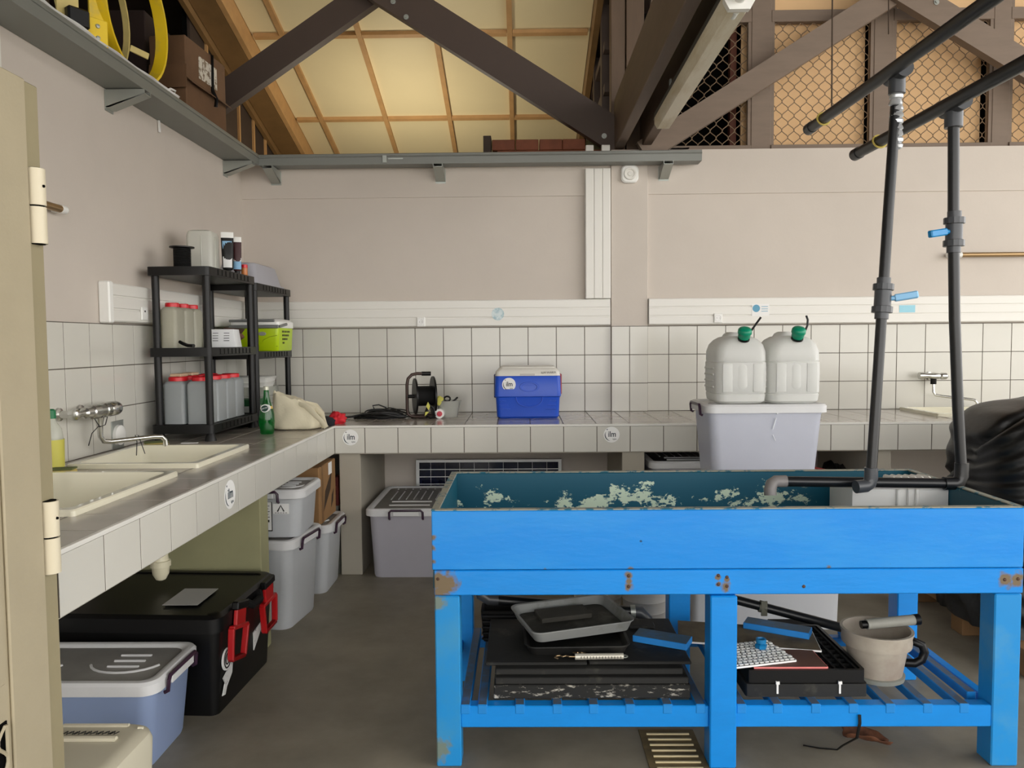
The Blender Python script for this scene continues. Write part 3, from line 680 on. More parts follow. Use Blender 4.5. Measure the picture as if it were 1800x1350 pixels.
plate('thin_board', 'thin muddy board with a white front edge lying across the crates', 'board', (.835, 2.89, zb+.0), -.19, (0, 0), .50, .215, .006, m_bd, m_paper)
plate('thin_board', 'brown board with a pink edge lying on the grid crate', 'board', (.905, 2.675, zb-.0002), .0, (0, 0), .25, .15, .0055, M('brown_board', (98, 66, 54), .7, var=.1), M('pink_edge', (226, 128, 124), .6))
pg = plate('pegged_plate', 'white plate covered in small raised pegs lying on the grid crate', 'plate', (.80, 2.70, zb+.007), .25, (0, 0), .235, .185, .006, M('peg_plate', (96, 96, 88), .5), m_paper)
pm = MB().box(-.0075, .0075, -.0065, .0065, 0, .004, .001).mesh('peg', m_white)
for i in range(12):
    for j in range(9):
        o = bpy.data.objects.new('peg', pm); C.objects.link(o); o.parent = pg; o.location = (-.107+i*.0193+(j % 2)*.006, -.082+j*.0203, .006)
kn = thing('valve_cap', 'small blue threaded plastic cap standing on the white pegged plate', 'cap', (.845, 2.735, zb+.0172))
obj('base', MB().lathe([(0, .02), (.012, .022), (.016, .016)], 6), M('cap_blue', (16, 120, 176), .4), kn)
obj('neck', MB().lathe([(.016, .013), (.02, .018), (.034, .018), (.034, .012), (.03, .011)], 18), MATS['cap_blue'], kn)
offcut('blue painted wood offcut lying on the thin muddy board, right bay', (.965, 2.925, zb+.0065), -.50, .24, .075, .024, 0)
bk = thing('plastic_bucket', 'dirty pale plastic bucket standing on the slats of the right bay', 'bucket', (1.263, 2.755, SZ))
m_bucket = M('bucket_plastic', (176, 168, 154), .5, rgb2=(146, 132, 120), thr=(.4, .7), scale=5)
obj('body', MB().lathe([(0, .088), (.012, .092), (.012, .086), (.12, .104), (.12, .116), (.135, .118), (.15, .116), (.168, .122), (.174, .122), (.174, .112), (.13, .104), (.01, .083)], 36), m_bucket, bk)
obj('base_ring', MB().lathe([(-.0002, .08), (-.0002, .094), (.014, .096), (.016, .090)], 36), M('bucket_foot', (132, 134, 126), .5), bk)
tu = thing('paint_roller', 'grey taped tube lying across the rim of the pale bucket', 'tube', (1.30, 2.75, SZ+.188))
obj('tube', MB().cyl((-.075, .0, 0), (.105, .012, .012), .0185, 18), M('taped_grey', (150, 150, 142), .55, var=.1, scale=12), tu)
obj('end_cap', MB().cyl((.098, .0115, .0117), (.118, .013, .013), .0195, 18), m_black, tu)
obj('spigot', MB().cyl((-.095, -.001, -.001), (-.074, 0, 0), .014, 14), m_black, tu)
tag(obj('hose_elbow', MB().tube([(1.41, 2.84, .30), (1.43, 2.82, .31), (1.455, 2.81, .30), (1.465, 2.81, .275), (1.455, 2.81, .245), (1.43, 2.81, SZ+.02), (1.38, 2.83, SZ+.016)], .0155, 12), m_black), 'black hose elbow hooked beside the pale bucket on the slats', 'hose')
pp = thing('black_pipe', 'long black pipe with a grey clamp slanting behind the right bay boards', 'pipe', (0, 0, 0))
a_, b_ = at(1285, 1052, Y=3.15), at(1512, 1112, Y=3.06)
obj('pipe', MB().cyl(a_, b_, .0185, 16), m_pipe, pp)
c_ = a_.lerp(b_, .25); dr = (b_-a_).normalized()
obj('clamp', MB().cyl(c_-dr*.014, c_+dr*.014, .024, 16).box(c_.x-.012, c_.x+.012, c_.y-.024, c_.y-.018, c_.z-.03, c_.z+.03), M('clamp_grey', (92, 92, 80), .5), pp)
pq = thing('drain_pipe', 'black drain pipe with grey elbows hanging under the left half of the tray', 'pipe', (0, 0, 0))
a_, b_ = at(868, 1054, Y=3.14), at(1112, 1075, Y=3.14)
obj('pipe', MB().cyl(a_, b_, .021, 16), m_pipe, pq)
obj('elbow', MB().tube([a_+Vector((.02, 0, 0)), a_+Vector((-.02, 0, .002)), a_+Vector((-.05, 0, .02)), a_+Vector((-.058, 0, .06)), a_+Vector((-.058, 0, .20))], .024, 14), m_fit, pq)
obj('elbow', MB().tube([b_, b_+Vector((.03, 0, -.003)), b_+Vector((.055, 0, -.03)), b_+Vector((.058, 0, -.12))], .026, 14), m_fit, pq)
obj('pipe_label', MB().cyl(b_+Vector((-.01, 0, .0)), b_+Vector((.01, 0, 0)), .0265, 14), m_galv, pq)
# strap and leaf under the table, floor drain
tag(obj('black_strap', MB().tube([(1.108, Y0-.003, .178), (1.108, Y0-.006, .15), (1.10, Y0-.004, .10), (1.085, 2.60, .035), (1.078, 2.63, .004), (1.02, 2.64, .004), (.972, 2.66, .004)], .0055, 8, flat=.4), m_black), 'black strap dangling from a slat down to the floor', 'strap')
lf = MB(); R = []
for i in range(15):
    u = i/14; wd = .040*math.sin(PI*min(1, .10+u*.84))**.55+.004; cx = 1.135+u*.135; cy = 2.71-.05*u+.004*math.sin(u*5)
    R.append([Vector((cx+.004*math.sin(j*2+i), cy+wd*(j/4-1)*1.0, .004+.034*abs(j/4-1)**1.3*(.7+.3*math.sin(u*4))+.003*math.sin(i*1.1+j*.9)+.004)) for j in range(9)])
lf.skin(R, False, False, closed=False)
lo = obj('dead_leaf', lf, M('dry_leaf', (108, 66, 42), .8, rgb2=(70, 40, 24), thr=(.4, .7), scale=30)); sm = lo.modifiers.new('thick', 'SOLIDIFY'); sm.thickness = .0015
tag(lo, 'curled brown dead leaf lying on the concrete under the table', 'leaf')
dg = thing('floor_drain', 'rusty floor drain grating with pale light painted in its slots in front of the middle leg', 'drain', (0, 0, 0))
A_, B_ = (.425, 2.30), (.60, 2.775)
obj('plate', MB().box(A_[0]-.012, B_[0]+.012, A_[1], B_[1], .0, .003, .001), M('drain_rust', (118, 102, 70), .7, rgb2=(84, 74, 54), thr=(.4, .7), scale=12), dg)
for i in range(12): obj('slot_light_bar', MB().box(A_[0]+.012, B_[0]-.01, A_[1]+.02+i*.0375, A_[1]+.0285+i*.0375, .003, .008, .001), M('slot_light', (214, 200, 160), .5), dg)  # pale bars imitate yellowish light showing through the slots

# white ribbed plastic lid standing in the tray
wp = thing('plastic_box', 'white ribbed plastic box standing inside the right end of the tray', 'box', (1.425, 3.03, .631))
w2 = .182
obj('shell', MB().loft([(0, -w2, w2, -.10, .12, .006), (.222, -w2, w2, -.10, .12, .006), (.228, -w2+.005, w2-.005, -.095, .115, .006)], 2), M('off_white', (232, 232, 228), .45, var=.02), wp)
for x in (-.012, .028, .058): obj('rib', MB().box(x-.006, x+.006, -.112, -.10, 0, .224, .003), MATS['off_white'], wp)
for i in range(6): obj('flute', MB().tube([(.02+i*.028, -.03+i*.004, .231), (.03+i*.028, .03, .238), (.035+i*.026, .10, .234)], .011, 8), MATS['off_white'], wp)

# ================================================================== HANGING PIPES
m_cord = M('yellow_cord', (206, 186, 96), .7)
def collar(mb, p, d, r, l): d = Vector(d).normalized(); p = Vector(p); return mb.cyl(p-d*l/2, p+d*l/2, r, 18)
def valve(parent, p, d, side, hm):
    d = Vector(d).normalized(); p = Vector(p)
    b = MB()
    b.cyl(p-d*.075, p+d*.075, .024, 18); b.cyl(p-d*.028, p+d*.028, .029, 18)
    v = obj('valve_body', b, m_fit, parent)
    for s in (-1, 1): obj('union_nut', MB().cyl(p+d*(s*.03), p+d*(s*.052), .036, 12), m_fit, v, ang=20)
    x = Vector((side, -.35, 0)).normalized()
    h = MB(); a = p+x*.03
    h.cyl(p+x*.02, a+x*.012, .009, 10)
    h.bar(a+x*.008, a+x*.085-d*.012, .022, .026, d, .004)
    obj('valve_handle', h, hm, v)
A0, A1 = Vector((1.37, .3, 2.384)), at(1425, 225, Z=2.384)
pa = thing('pipe_assembly', 'black overhead pipe tied to a cord, its drop with the pale blue valve', 'pipe', (0, 0, 0))
AT = at(1577, 131, Y=2.9); AT.z = 2.384
AB = at(1531, 846, Y=2.83)
obj('overhead_pipe', MB().cyl(A0, A1, .0235, 18), m_pipe, pa)
obj('end_cap', collar(MB(), A1, A1-A0, .0265, .05), m_pipe, pa)
b = MB(); collar(b, AT, (0, 1, 0), .031, .12); b.cyl(AT, AT+Vector((0, 0, -.075)), .029, 18); obj('tee', b, m_fit, pa)
AD = [AT+Vector((0, 0, -.06)), AT.lerp(AB, .35), AT.lerp(AB, .7), AB+Vector((0, 0, .02))]
obj('drop_pipe', MB().tube(AD, .0185, 16), m_pipe, pa)
tp = MB(); random.seed(3)
for i in range(9):
    q = AT+Vector((-.002, -.0, -.085-.022*i)); tp.lathe([(-.013, .017), (-.006, .0225+random.random()*.003), (.004, .0215+random.random()*.004), (.013, .0175)], 14, Matrix.Translation(q+Vector((random.uniform(-.002, .002), -.002, 0))) @ RX(random.uniform(-.2, .2)))
obj('joint_tape', tp, M('foil_tape', (200, 204, 208), .3, metal=.5, var=.1, scale=40), pa)
valve(pa, AT.lerp(AB, .551), AB-AT, 1, M('pale_blue_handle', (130, 190, 234), .35))
e = MB(); e.tube([AB+Vector((0, 0, .05)), AB+Vector((0, 0, .012)), AB+Vector((-.006, 0, -.008)), AB+Vector((-.02, -.004, -.016)), AB+Vector((-.06, -.012, -.018))], .0235, 16); obj('elbow', e, m_fit, pa)
cp = at(1462, 198, Z=2.41)
obj('hanger_cord', MB().tube([cp+Vector((0, 0, -.0)), cp+Vector((-.004, 0, .5)), cp+Vector((-.006, 0, 2.2))], .0035, 6), M('dark_cord', (70, 56, 44), .8), pa)
q = A0.lerp(A1, ((cp.y-A0.y)/(A1.y-A0.y)))
obj('cord_loop', MB().tube([q+Vector((.0275*math.cos(a), .006*math.sin(a), .0275*math.sin(a))) for a in [2*PI*i/18 for i in range(18)]], .0042, 6, closed=True), m_cord, pa)
B0, B1 = Vector((1.58, .3, 2.266)), at(1507, 270, Z=2.266)
pb = thing('pipe_assembly', 'lower black overhead pipe, its drop with the bright blue valve and spout', 'pipe', (0, 0, 0))
BT = at(1677, 185, Y=2.9); BT.z = 2.266
BB = at(1690, 842, Y=2.9)
obj('overhead_pipe', MB().cyl(B0, B1, .0245, 18), m_pipe, pb)
obj('end_cap', collar(MB(), B1, B1-B0, .0275, .05), m_pipe, pb)
b = MB(); collar(b, BT, (0, 1, 0), .032, .13); b.cyl(BT, BT+Vector((0, 0, -.08)), .031, 18); obj('tee', b, m_fit, pb)
BM = at(1678, 560, Y=2.9)
obj('drop_pipe', MB().tube([BT+Vector((0, 0, -.06)), at(1676, 400, Y=2.9), BM, at(1684, 720, Y=2.9), BB+Vector((0, 0, .02))], .0195, 16), m_pipe, pb)
valve(pb, at(1677, 408, Y=2.9), (0, 0, 1), -1, M('bright_blue_handle', (0, 132, 196), .35))
e = MB(); e.tube([BB+Vector((0, 0, .06)), BB+Vector((0, 0, .012)), BB+Vector((-.008, 0, -.008)), BB+Vector((-.025, 0, -.016)), BB+Vector((-.065, 0, -.016))], .0245, 16); obj('elbow', e, m_pipe, pb)
HL = at(1368, 846, Y=2.9)
obj('spout_pipe', MB().cyl(BB+Vector((-.05, 0, -.016)), HL, .0195, 16), m_pipe, pb)
e = MB(); e.tube([HL+Vector((.03, 0, 0)), HL+Vector((-.01, 0, 0)), HL+Vector((-.026, -.006, -.008)), HL+Vector((-.034, -.012, -.03)), HL+Vector((-.034, -.016, -.05))], .0225, 16); obj('spout_elbow', e, M('grey_elbow', (128, 124, 122), .45), pb)
q = B0.lerp(B1, .935)
obj('cord_loop', MB().tube([q+Vector((.0285*math.cos(a), .012*math.sin(a), .0285*math.sin(a))) for a in [2*PI*i/18 for i in range(18)]], .0042, 6, closed=True), m_cord, pb)
tag(obj('hanging_cable', MB().tube([at(1562, 60, Y=4.9), at(1562, 0, Y=4.9), at(1562, -90, Y=4.9)], .004, 6), MATS['dark_cord']), 'dark cable hanging in front of the mesh beside the black pipe', 'cable')

# ================================================================== FLUORESCENT LAMP
fa, fb = at(1297, 6, Z=2.66), at(1163, 222, Z=2.66)
fl = thing('fluorescent_lamp', 'long dusty yellowed fluorescent lamp fitting hung beside the tie beam', 'lamp', (0, 0, 0))
d = (fb-fa).normalized(); xr = d.cross(Vector((0, 0, 1))).normalized()
def along(s, x, z): return fa+d*s+xr*x+Vector((0, 0, z))
Lf = (fb-fa).length
sec = [(-.034, -.028), (.034, -.028), (.05, .0), (.05, .035), (-.05, .035), (-.05, .0)]
obj('diffuser', MB().skin([[along(-.02, x*.8, z*.7+.004) for x, z in sec], [along(.03, x, z) for x, z in sec], [along(Lf-.05, x, z) for x, z in sec], [along(Lf, x*.75, z*.6+.004) for x, z in sec]]), M('yellowed_acrylic', (220, 212, 190), .35, rgb2=(184, 166, 124), thr=(.45, .75), scale=4, stretch=(3, .6, 3)), fl)
sec2 = [(-.05, .035), (.05, .035), (.042, .075), (-.042, .075)]
obj('housing', MB().skin([[along(-.02, x, z) for x, z in sec2], [along(Lf, x, z) for x, z in sec2]]), M('dusty_housing', (70, 68, 60), .7), fl)
obj('end_clip', MB().skin([[along(s, x*1.12, z*1.15) for x, z in sec] for s in (-.03, .0)]), m_white, fl)
obj('end_gland', MB().cyl(along(-.03, 0, .01), along(-.10, 0, .01), .022, 14), m_white, fl)
obj('tube_cap', MB().cyl(along(.02, 0, -.016), along(.07, 0, -.016), .015, 14), M('clear_bright', (236, 240, 236), .15), fl)
obj('hanger', MB().box(.79, .80, 2.95, 2.98, 2.73, 2.80).box(.79, .80, 4.2, 4.23, 2.73, 2.80), m_galv, fl)

# ================================================================== STORAGE TOTES
m_tote = milky('tote_clear', (226, 229, 232), .35, .3)
m_toteb = milky('tote_blue', (168, 188, 226), .3, .35)
m_totew = milky('tote_white', (228, 231, 242), .35, .35)
m_totel = milky('tote_lilac', (214, 212, 222), .3, .4)
m_lid = M('tote_lid', (214, 215, 216), .4, var=.05, scale=3)
m_lidtop = M('lid_dusty', (134, 132, 128), .5, var=.15, scale=4)
def latch(parent, side, w, d, z, lw=.11, m=m_purple, back=m_lid):
    """U-shaped bail latch with a pale tab on the given side"""
    rot = {'-Y': 0, '+X': PI/2, '+Y': PI, '-X': -PI/2}[side]
    off = d if side in ('-Y', '+Y') else w
    mm = RZ(rot) @ T(0, -off, z)
    la = obj('latch', MB().tube([mm @ Vector(p) for p in ((-lw, .004, -.055), (-lw, -.008, -.05), (-lw, -.012, -.012), (-lw+.012, -.012, .0), (lw-.012, -.012, .0), (lw, -.012, -.012), (lw, -.008, -.05), (lw, .004, -.055))], .007, 8), m, parent)
    obj('latch_tab', MB().box(-lw*.78, lw*.78, -.014, .004, -.035, -.008, .003, mat=mm), back, la)
def tote(label, loc, w, d, h, m, rz=0, sides=('+X',), lidm=None, ribs='E', group='lidded plastic storage totes', taper=.9, lw=.11):
    t = thing('storage_tote', label, 'tote', loc, rz, group)
    a, b = w/2-.018, d/2-.018
    obj('body', MB().loft([(0, -a*taper, a*taper, -b*taper, b*taper, .05), (.012, -a*taper-.004, a*taper+.004, -b*taper-.004, b*taper+.004, .05), (h-.06, -a*.985, a*.985, -b*.985, b*.985, .05), (h-.05, -a, a, -b, b, .05), (h-.035, -a, a, -b, b, .05), (h-.035, -a+.01, a-.01, -b+.01, b-.01, .045), (.02, -a*taper+.012, a*taper-.012, -b*taper+.012, b*taper-.012, .045)], 5), m, t)
    x, y = w/2, d/2
    ld = obj('lid', MB().loft([(h-.045, -x, x, -y, y, .055), (h-.012, -x, x, -y, y, .055), (h-.002, -x+.008, x-.008, -y+.008, y-.008, .05), (h, -x+.02, x-.02, -y+.02, y-.02, .045), (h-.004, -x+.034, x-.034, -y+.034, y-.034, .04), (h-.012, -x+.042, x-.042, -y+.042, y-.042, .035)], 6), m_lid, t)
    obj('lid_panel', MB().loft([(h-.0125, -x+.042, x-.042, -y+.042, y-.042, .035), (h-.0105, -x+.045, x-.045, -y+.045, y-.045, .035)], 6), lidm or m_lidtop, ld)
    r = MB(); g = h-.0095
    if ribs == 'E':
        for s in (-1, 1):
            c = s*x*.48
            for i in (-1, 0, 1): r.tube([(c-.07*x*2.2, i*y*.26+y*.1, g), (c+.07*x*2.2, i*y*.26+y*.1, g)], .005, 6)
            r.tube([(c-s*.33*x*math.cos(q)*1.0 if False else c+.36*x*math.cos(q), y*.1+.72*y*math.sin(q)*.75, g) for q in [math.radians(200+i*14) for i in range(11)]], .005, 6)
    else:
        for i in range(-3, 4): r.tube([(i*x*.19, -y*.15, g), (i*x*.19, y*.55, g)], .004, 6)
        for yy in (-.34, -.62): r.tube([(-x*.5, y*yy, g), (x*.5, y*yy, g)], .006, 6)
        for i in range(-3, 4): r.lathe([(0, .007), (.003, .005)], 8, T(i*x*.2, y*.75, g))
    obj('lid_ribs', r, m_lid, ld)
    for s in sides: latch(t, s, x, y, h-.008, lw)
    return t
tote('blue-grey tote with purple latch on the floor beside the door, nearest the camera', (-1.565, 2.655, 0), .71, .37, .315, m_toteb)
tu2 = tote('tall grey tote at the bottom of the stack under the left counter', (-1.40, 3.975, 0), .60, .42, .455, m_tote, rz=-.13)
tu1 = tote('grey tote with two paper labels, upper one of the stack under the left counter', (-1.31, 3.975, .455), .45, .38, .245, m_tote, sides=('-Y',), lw=.1)
pl = obj('paper_label', MB().box(-.001, .079, -.0012, 0, 0, .05), m_paper, tu1); pl.location = (.068, -.170, .122)
b = MB().tube([(.022, -.0015, .012), (.038, -.0015, .042), (.054, -.0015, .012)], .0035, 4); 
for i in range(5): b.box(.008+i*.013, .017+i*.013, -.0018, -.0012, .004, .0065)
obj('print', b, m_blkink, pl)
p2 = obj('paper_label', MB().box(-.030, .030, -.0012, 0, -.075, .075), m_blkink, tu1); p2.location = (.032, -.168, .11)
b = MB().box(-.026, .026, -.0018, -.0012, -.070, .070); obj('sheet', b, m_paper, p2)
b = MB()
for i in range(5): b.box(-.014, .018-.006*(i % 2), -.0022, -.0018, .05-.014*i, .053-.014*i)
b.box(-.018, .016, -.0022, -.0018, -.03, -.018); b.box(-.006, .004, -.0022, -.0018, -.048, -.036); b.box(-.004, .008, -.0022, -.0018, -.056, -.05)
obj('print', b, m_blkink, p2)
tote('lower grey tote hidden behind the stack, carrying the cardboard box', (-1.39, 4.49, 0), .62, .40, .40, m_tote)
tote('big lilac-grey tote with dark latch under the back counter by the solar panel', (-.70, 4.96, 0), .50, .76, .43, m_totel, sides=('-Y',), ribs='I', lw=.1)
td = tote('dark-lidded tote under the back counter left of the jerrycan tote', (1.02, 5.02, .385), .50, .62, .30, m_totel, sides=(), lidm=M('dark_lid', (44, 42, 50), .3), ribs='I')
tag(obj('storage_chest', MB().box(.77, 1.27, 4.72, 5.34, 0, .384, .01), M('chest_grey', (118, 116, 112), .6)), 'plain grey chest under the back counter carrying the dark-lidded tote', 'chest')
tag(obj('cloth_heap', MB().lathe([(0, .10), (.05, .12), (.09, .10), (.12, .06), (.128, .01)], 14, T(1.20, 4.60, .52) @ Matrix.Diagonal((1.0, .6, 1, 1))), M('brown_cloth', (120, 108, 98), .9)), 'small grey-brown cloth heap behind the tray left of the jerrycan tote', 'cloth')
tag(obj('low_stool', MB().loft([(0, 1.09, 1.31, 4.55, 4.66, .01), (.52, 1.09, 1.31, 4.55, 4.66, .01)], 2), m_dark), 'dark low stand under the brown cloth heap behind the tray', 'stand')
wbx = thing('white_chest', 'large white plastic chest on the floor behind the blue table', 'chest', (1.185, 4.06, 0))
obj('body', MB().loft([(0, -.355, .355, -.30, .30, .03), (.60, -.37, .37, -.31, .31, .03)], 4), M('chest_white', (226, 228, 232), .45), wbx)
obj('lid', MB().loft([(.60, -.38, .38, -.32, .32, .03), (.68, -.38, .38, -.32, .32, .03), (.69, -.37, .37, -.31, .31, .03)], 4), m_white, wbx)
tj = tote('white tote standing on the white chest, carrying the two jerrycans', (1.255, 4.19, .69), .63, .42, .40, m_totew, sides=('-X',), taper=.88, lidm=m_lid)
obj('drip_tape', MB().tube([(.035, -.205, .362), (.045, -.206, .355), (.05, -.2055, .35)], .004, 6).tube([(.045, -.198, .33), (.03, -.192, .27)], .0035, 6).tube([(.03, -.192, .24), (.045, -.188, .21)], .003, 6), M('clear_tape', (236, 240, 246), .15), tj)
def jerry(label, loc, rz=0):
    t = thing('jerrycan', label, 'jerrycan', loc, rz, 'jerrycans with green caps')
    w, d, h = .133, .155, .335
    m = milky('jerry_plastic', (238, 239, 236), .35, .45)
    S_ = [(0, w-.022, d-.022, .045), (.012, w-.007, d-.007, .05), (.045, w-.003, d-.003, .05), (.049, w-.007, d-.007, .05), (.056, w-.002, d-.002, .05), (.15, w, d, .05), (.212, w-.001, d-.001, .05), (.216, w-.006, d-.006, .05), (.222, w-.003, d-.003, .05), (.27, w-.004, d-.006, .05), (.305, w-.014, d-.014, .055), (.33, w-.034, d-.03, .06), (.345, w-.06, d-.05, .05), (.35, w-.085, d-.075, .04)]
    obj('body', MB().loft([(z, -a, a, -b_, b_, r) for z, a, b_, r in S_], 7), m, t)
    pm_ = MB()
    for x in (-.105, .052): pm_.box(x, x+.052, -d-.002, -d+.004, .06, .208, .004, 2)
    pm_.loft([(-.002, -.03, .026, -.07, .07, .025), (.002, -.022, .018, -.06, .06, .018)], 4, mat=T(.0, -d+.001, .14) @ RX(PI/2))
    obj('label_panel', pm_, m, t)
    rg = MB()
    for i in range(4): rg.tube([(-w-.001, -.085, .085+i*.033), (-w-.002, -.04, .082+i*.033), (-w-.001, .10, .082+i*.033)], .006, 8)
    obj('grip_rib', rg, m, t)
    obj('handle_ridge', MB().loft([(.27, -.06, .06, -.02, .147, .03), (.335, -.05, .05, -.015, .143, .03), (.362, -.036, .036, -.01, .13, .03), (.372, -.02, .02, .0, .115, .02)], 5), m, t)
    mm = T(.01, -.125, .335) @ RX(.5)
    c = obj('cap', MB().lathe([(0, .026), (.012, .026), (.012, .031), (.03, .032), (.034, .036), (.052, .035), (.06, .028), (.063, .012)], 14, mm), M('green_cap', (0, 138, 104), .4), t, ang=50)
    obj('cap_ring', MB().lathe([(-.006, .03), (.004, .03), (.004, .024)], 18, mm), m_black, c)
    return t, mm
j1, mm = jerry('left jerrycan with green cap and slanting black hose end', (1.137, 4.175, 1.09))
obj('hose_stub', MB().tube([(.04, -.15, .375), (.065, -.15, .41), (.09, -.15, .445)], .0055, 8), m_black, j1)
j2, mm = jerry('right jerrycan with green cap and upright curved black hose end', (1.413, 4.175, 1.09))
obj('hose_stub', MB().tube([(.04, -.15, .37), (.052, -.15, .40), (.054, -.15, .43), (.046, -.15, .452)], .0055, 8), m_black, j2)

# ---- black tool trunk under the left counter
tk = thing('tool_trunk', 'large black plastic tool trunk with two red latches under the left counter', 'trunk', (-1.535, 3.17, 0), -.05)
w, d, h = .39, .285, .41
obj('body', MB().loft([(0, -w*.95, w*.95, -d*.93, d*.93, .03), (.33, -w, w, -d, d, .035)], 4), m_black, tk)
ld = obj('lid', MB().loft([(.33, -w-.012, w+.012, -d-.012, d+.012, .045), (.385, -w-.012, w+.012, -d-.012, d+.012, .045), (.398, -w+.004, w-.004, -d+.004, d-.004, .04), (.398, -w+.03, w-.03, -d+.03, d-.03, .03), (.392, -w+.035, w-.035, -d+.035, d-.035, .03)], 5), m_black, tk)
for y in (-.13, .17):
    rotm = T(w+.02, y, .33) @ RX(.0)
    L_ = MB()
    o_ = [(-.075, -.15), (.055, -.15), (.075, -.04), (.06, .045), (-.06, .045), (-.078, -.04)]
    mm = T(w+.014, y, .335) @ RX(-.22 if y < 0 else .06)
    for (ax, az), (bx_, bz) in zip([(-.06, -.15), (.06, -.15), (.072, -.03), (-.072, -.03), (-.06, -.15)], [(.06, -.15), (.072, -.03), (-.072, -.03), (-.06, -.15), (.06, -.15)]):
        L_.bar(mm @ Vector((.008, ax, az)), mm @ Vector((.008, bx_, bz)), .016, .024, (1, 0, 0), .003)
    L_.box(.0, .016, -.045, .045, -.03, .045, .004, mat=mm)
    la = obj('latch', L_, M('latch_red', (176, 20, 24), .35), tk)
    obj('latch_hinge', MB().box(-.006, .022, -.055, .055, .035, .068, .005, mat=mm), m_black, la)
obj('grip', MB().tube([(w+.012, -.045, .37), (w+.03, -.02, .35), (w+.03, .06, .35), (w+.012, .085, .37)], .016, 10), m_blackm, tk)
for i, (y, z, k) in enumerate(((-.205, .20, 0), (-.20, .115, 1), (.115, .17, 2))):
    if k == 0:
        A = T(w*.985+.002, y, z) @ AX['+X'].to_4x4()
        s = obj('round_sticker', MB().lathe([(0, .043), (.004, .043)], 24, A), m_paper, tk)
        b = MB()
        for r_ in (.034, .02): b.tube([A @ Vector((r_*math.cos(q)*.8, r_*math.sin(q), .0045)) for q in [2*PI*i_/20 for i_ in range(20)]], .003, 4, closed=True)
        obj('print', b, m_blkink, s)
    else:
        x = w*.97+.004
        P = [(0, -.045, -.045), (0, -.02, -.05), (0, -.005, -.025), (0, .045, .01), (0, .055, .055), (0, -.035, .02), (0, -.02, -.005)] if k == 1 else [(0, -.05, -.045), (0, .05, .03), (0, .05, .05), (0, -.05, .03)]
        obj('torn_sticker', MB().poly([Vector(q)+Vector((x, y, z)) for q in P], (.004, 0, 0)), M('sticker_torn', (222, 222, 220), .6, rgb2=(120, 120, 120), thr=(.62, .66), scale=40), tk)
tag(obj('paper_sheet', MB().poly([at(285, 1064, Z=.4)+Vector((0, 0, 0)), at(347, 1064, Z=.4), at(384, 1035, Z=.4), at(325, 1035, Z=.4)], (0, 0, .0012)), M('grey_paper', (178, 178, 176), .6)), 'grey paper sheet lying on the black trunk lid', 'paper')
tr_ = thing('bottle_trap', 'cream plastic bottle trap hanging under the far sink', 'trap', (-1.535, 3.22, .425))
obj('bowl', MB().lathe([(0, .006), (.006, .02), (.03, .033), (.06, .036), (.062, .041), (.085, .041), (.088, .034), (.115, .03)], 20), M('trap_cream', (222, 216, 188), .3), tr_)
obj('pipe', MB().cyl((0, 0, .11), (0, 0, .315), .02, 14).tube([(0, 0, .16), (-.1, .02, .17), (-.42, .04, .18)], .018, 12), MATS['trap_cream'], tr_)
# cardboard box, sheets, red bag behind the totes
cb = thing('cardboard_box', 'brown cardboard box with dark printing under the left counter', 'box', (-1.38, 4.48, .40))
obj('carton', MB().box(-.24, .24, -.19, .19, 0, .325, .004), m_card, cb)
b = MB(); x = .2405
b.poly([(x, -.10, .06), (x, .06, .16), (x, .10, .27), (x, -.06, .17)], (.0006, 0, 0)); b.poly([(x, .07, .05), (x, .12, .08), (x, .14, .15), (x, .09, .12)], (.0006, 0, 0))
obj('print', b, M('carton_print', (66, 48, 32), .8), cb)
obj('label', MB().box(x, x+.0008, .02, .10, .25, .32), m_paper, cb)
obj('tape_band', MB().box(x-.48-.002, x+.0004, -.14, -.10, .0, .3254), M('tape_brown', (126, 92, 56), .5), cb)
for i in range(4):
    o = obj('grey_sheet', MB().box(-.07, .07, -.006, .006, 0, .44, .002), M('grey_sheet', (122, 124, 112), .7)); o.location = (-1.235+.01*i, 4.88+.045*i, 0.0); o.rotation_euler = (-.12, 0, .1)
    tag(o, 'grey sheet leaning in the corner behind the pillar, number %s from the front' % ('first', 'second', 'third', 'fourth')[i] if False else ('%s grey sheet leaning in the dark corner left of the pillar' % ('frontmost', 'second frontmost', 'third frontmost', 'rearmost')[i]), 'sheet', 'grey sheets leaning in the corner')
tag(obj('folded_tarp', MB().loft([(.0, -1.27, -1.135, 4.72, 4.775, .02), (.28, -1.27, -1.135, 4.72, 4.775, .02), (.30, -1.26, -1.145, 4.73, 4.77, .02), (.33, -1.27, -1.14, 4.72, 4.775, .02), (.42, -1.27, -1.14, 4.72, 4.775, .02)], 3), M('tarp_grey', (128, 130, 122), .6, var=.15, scale=12, stretch=(8, 8, 1))), 'folded grey tarp standing in the corner left of the pillar', 'tarp')
tag(obj('red_carton', MB().box(-1.26, -1.135, 4.72, 4.80, .4205, .60, .004), M('dark_red', (96, 30, 22), .6, rgb2=(150, 70, 40), thr=(.55, .65), scale=14)), 'dark red carton on the folded tarp left of the pillar', 'carton')
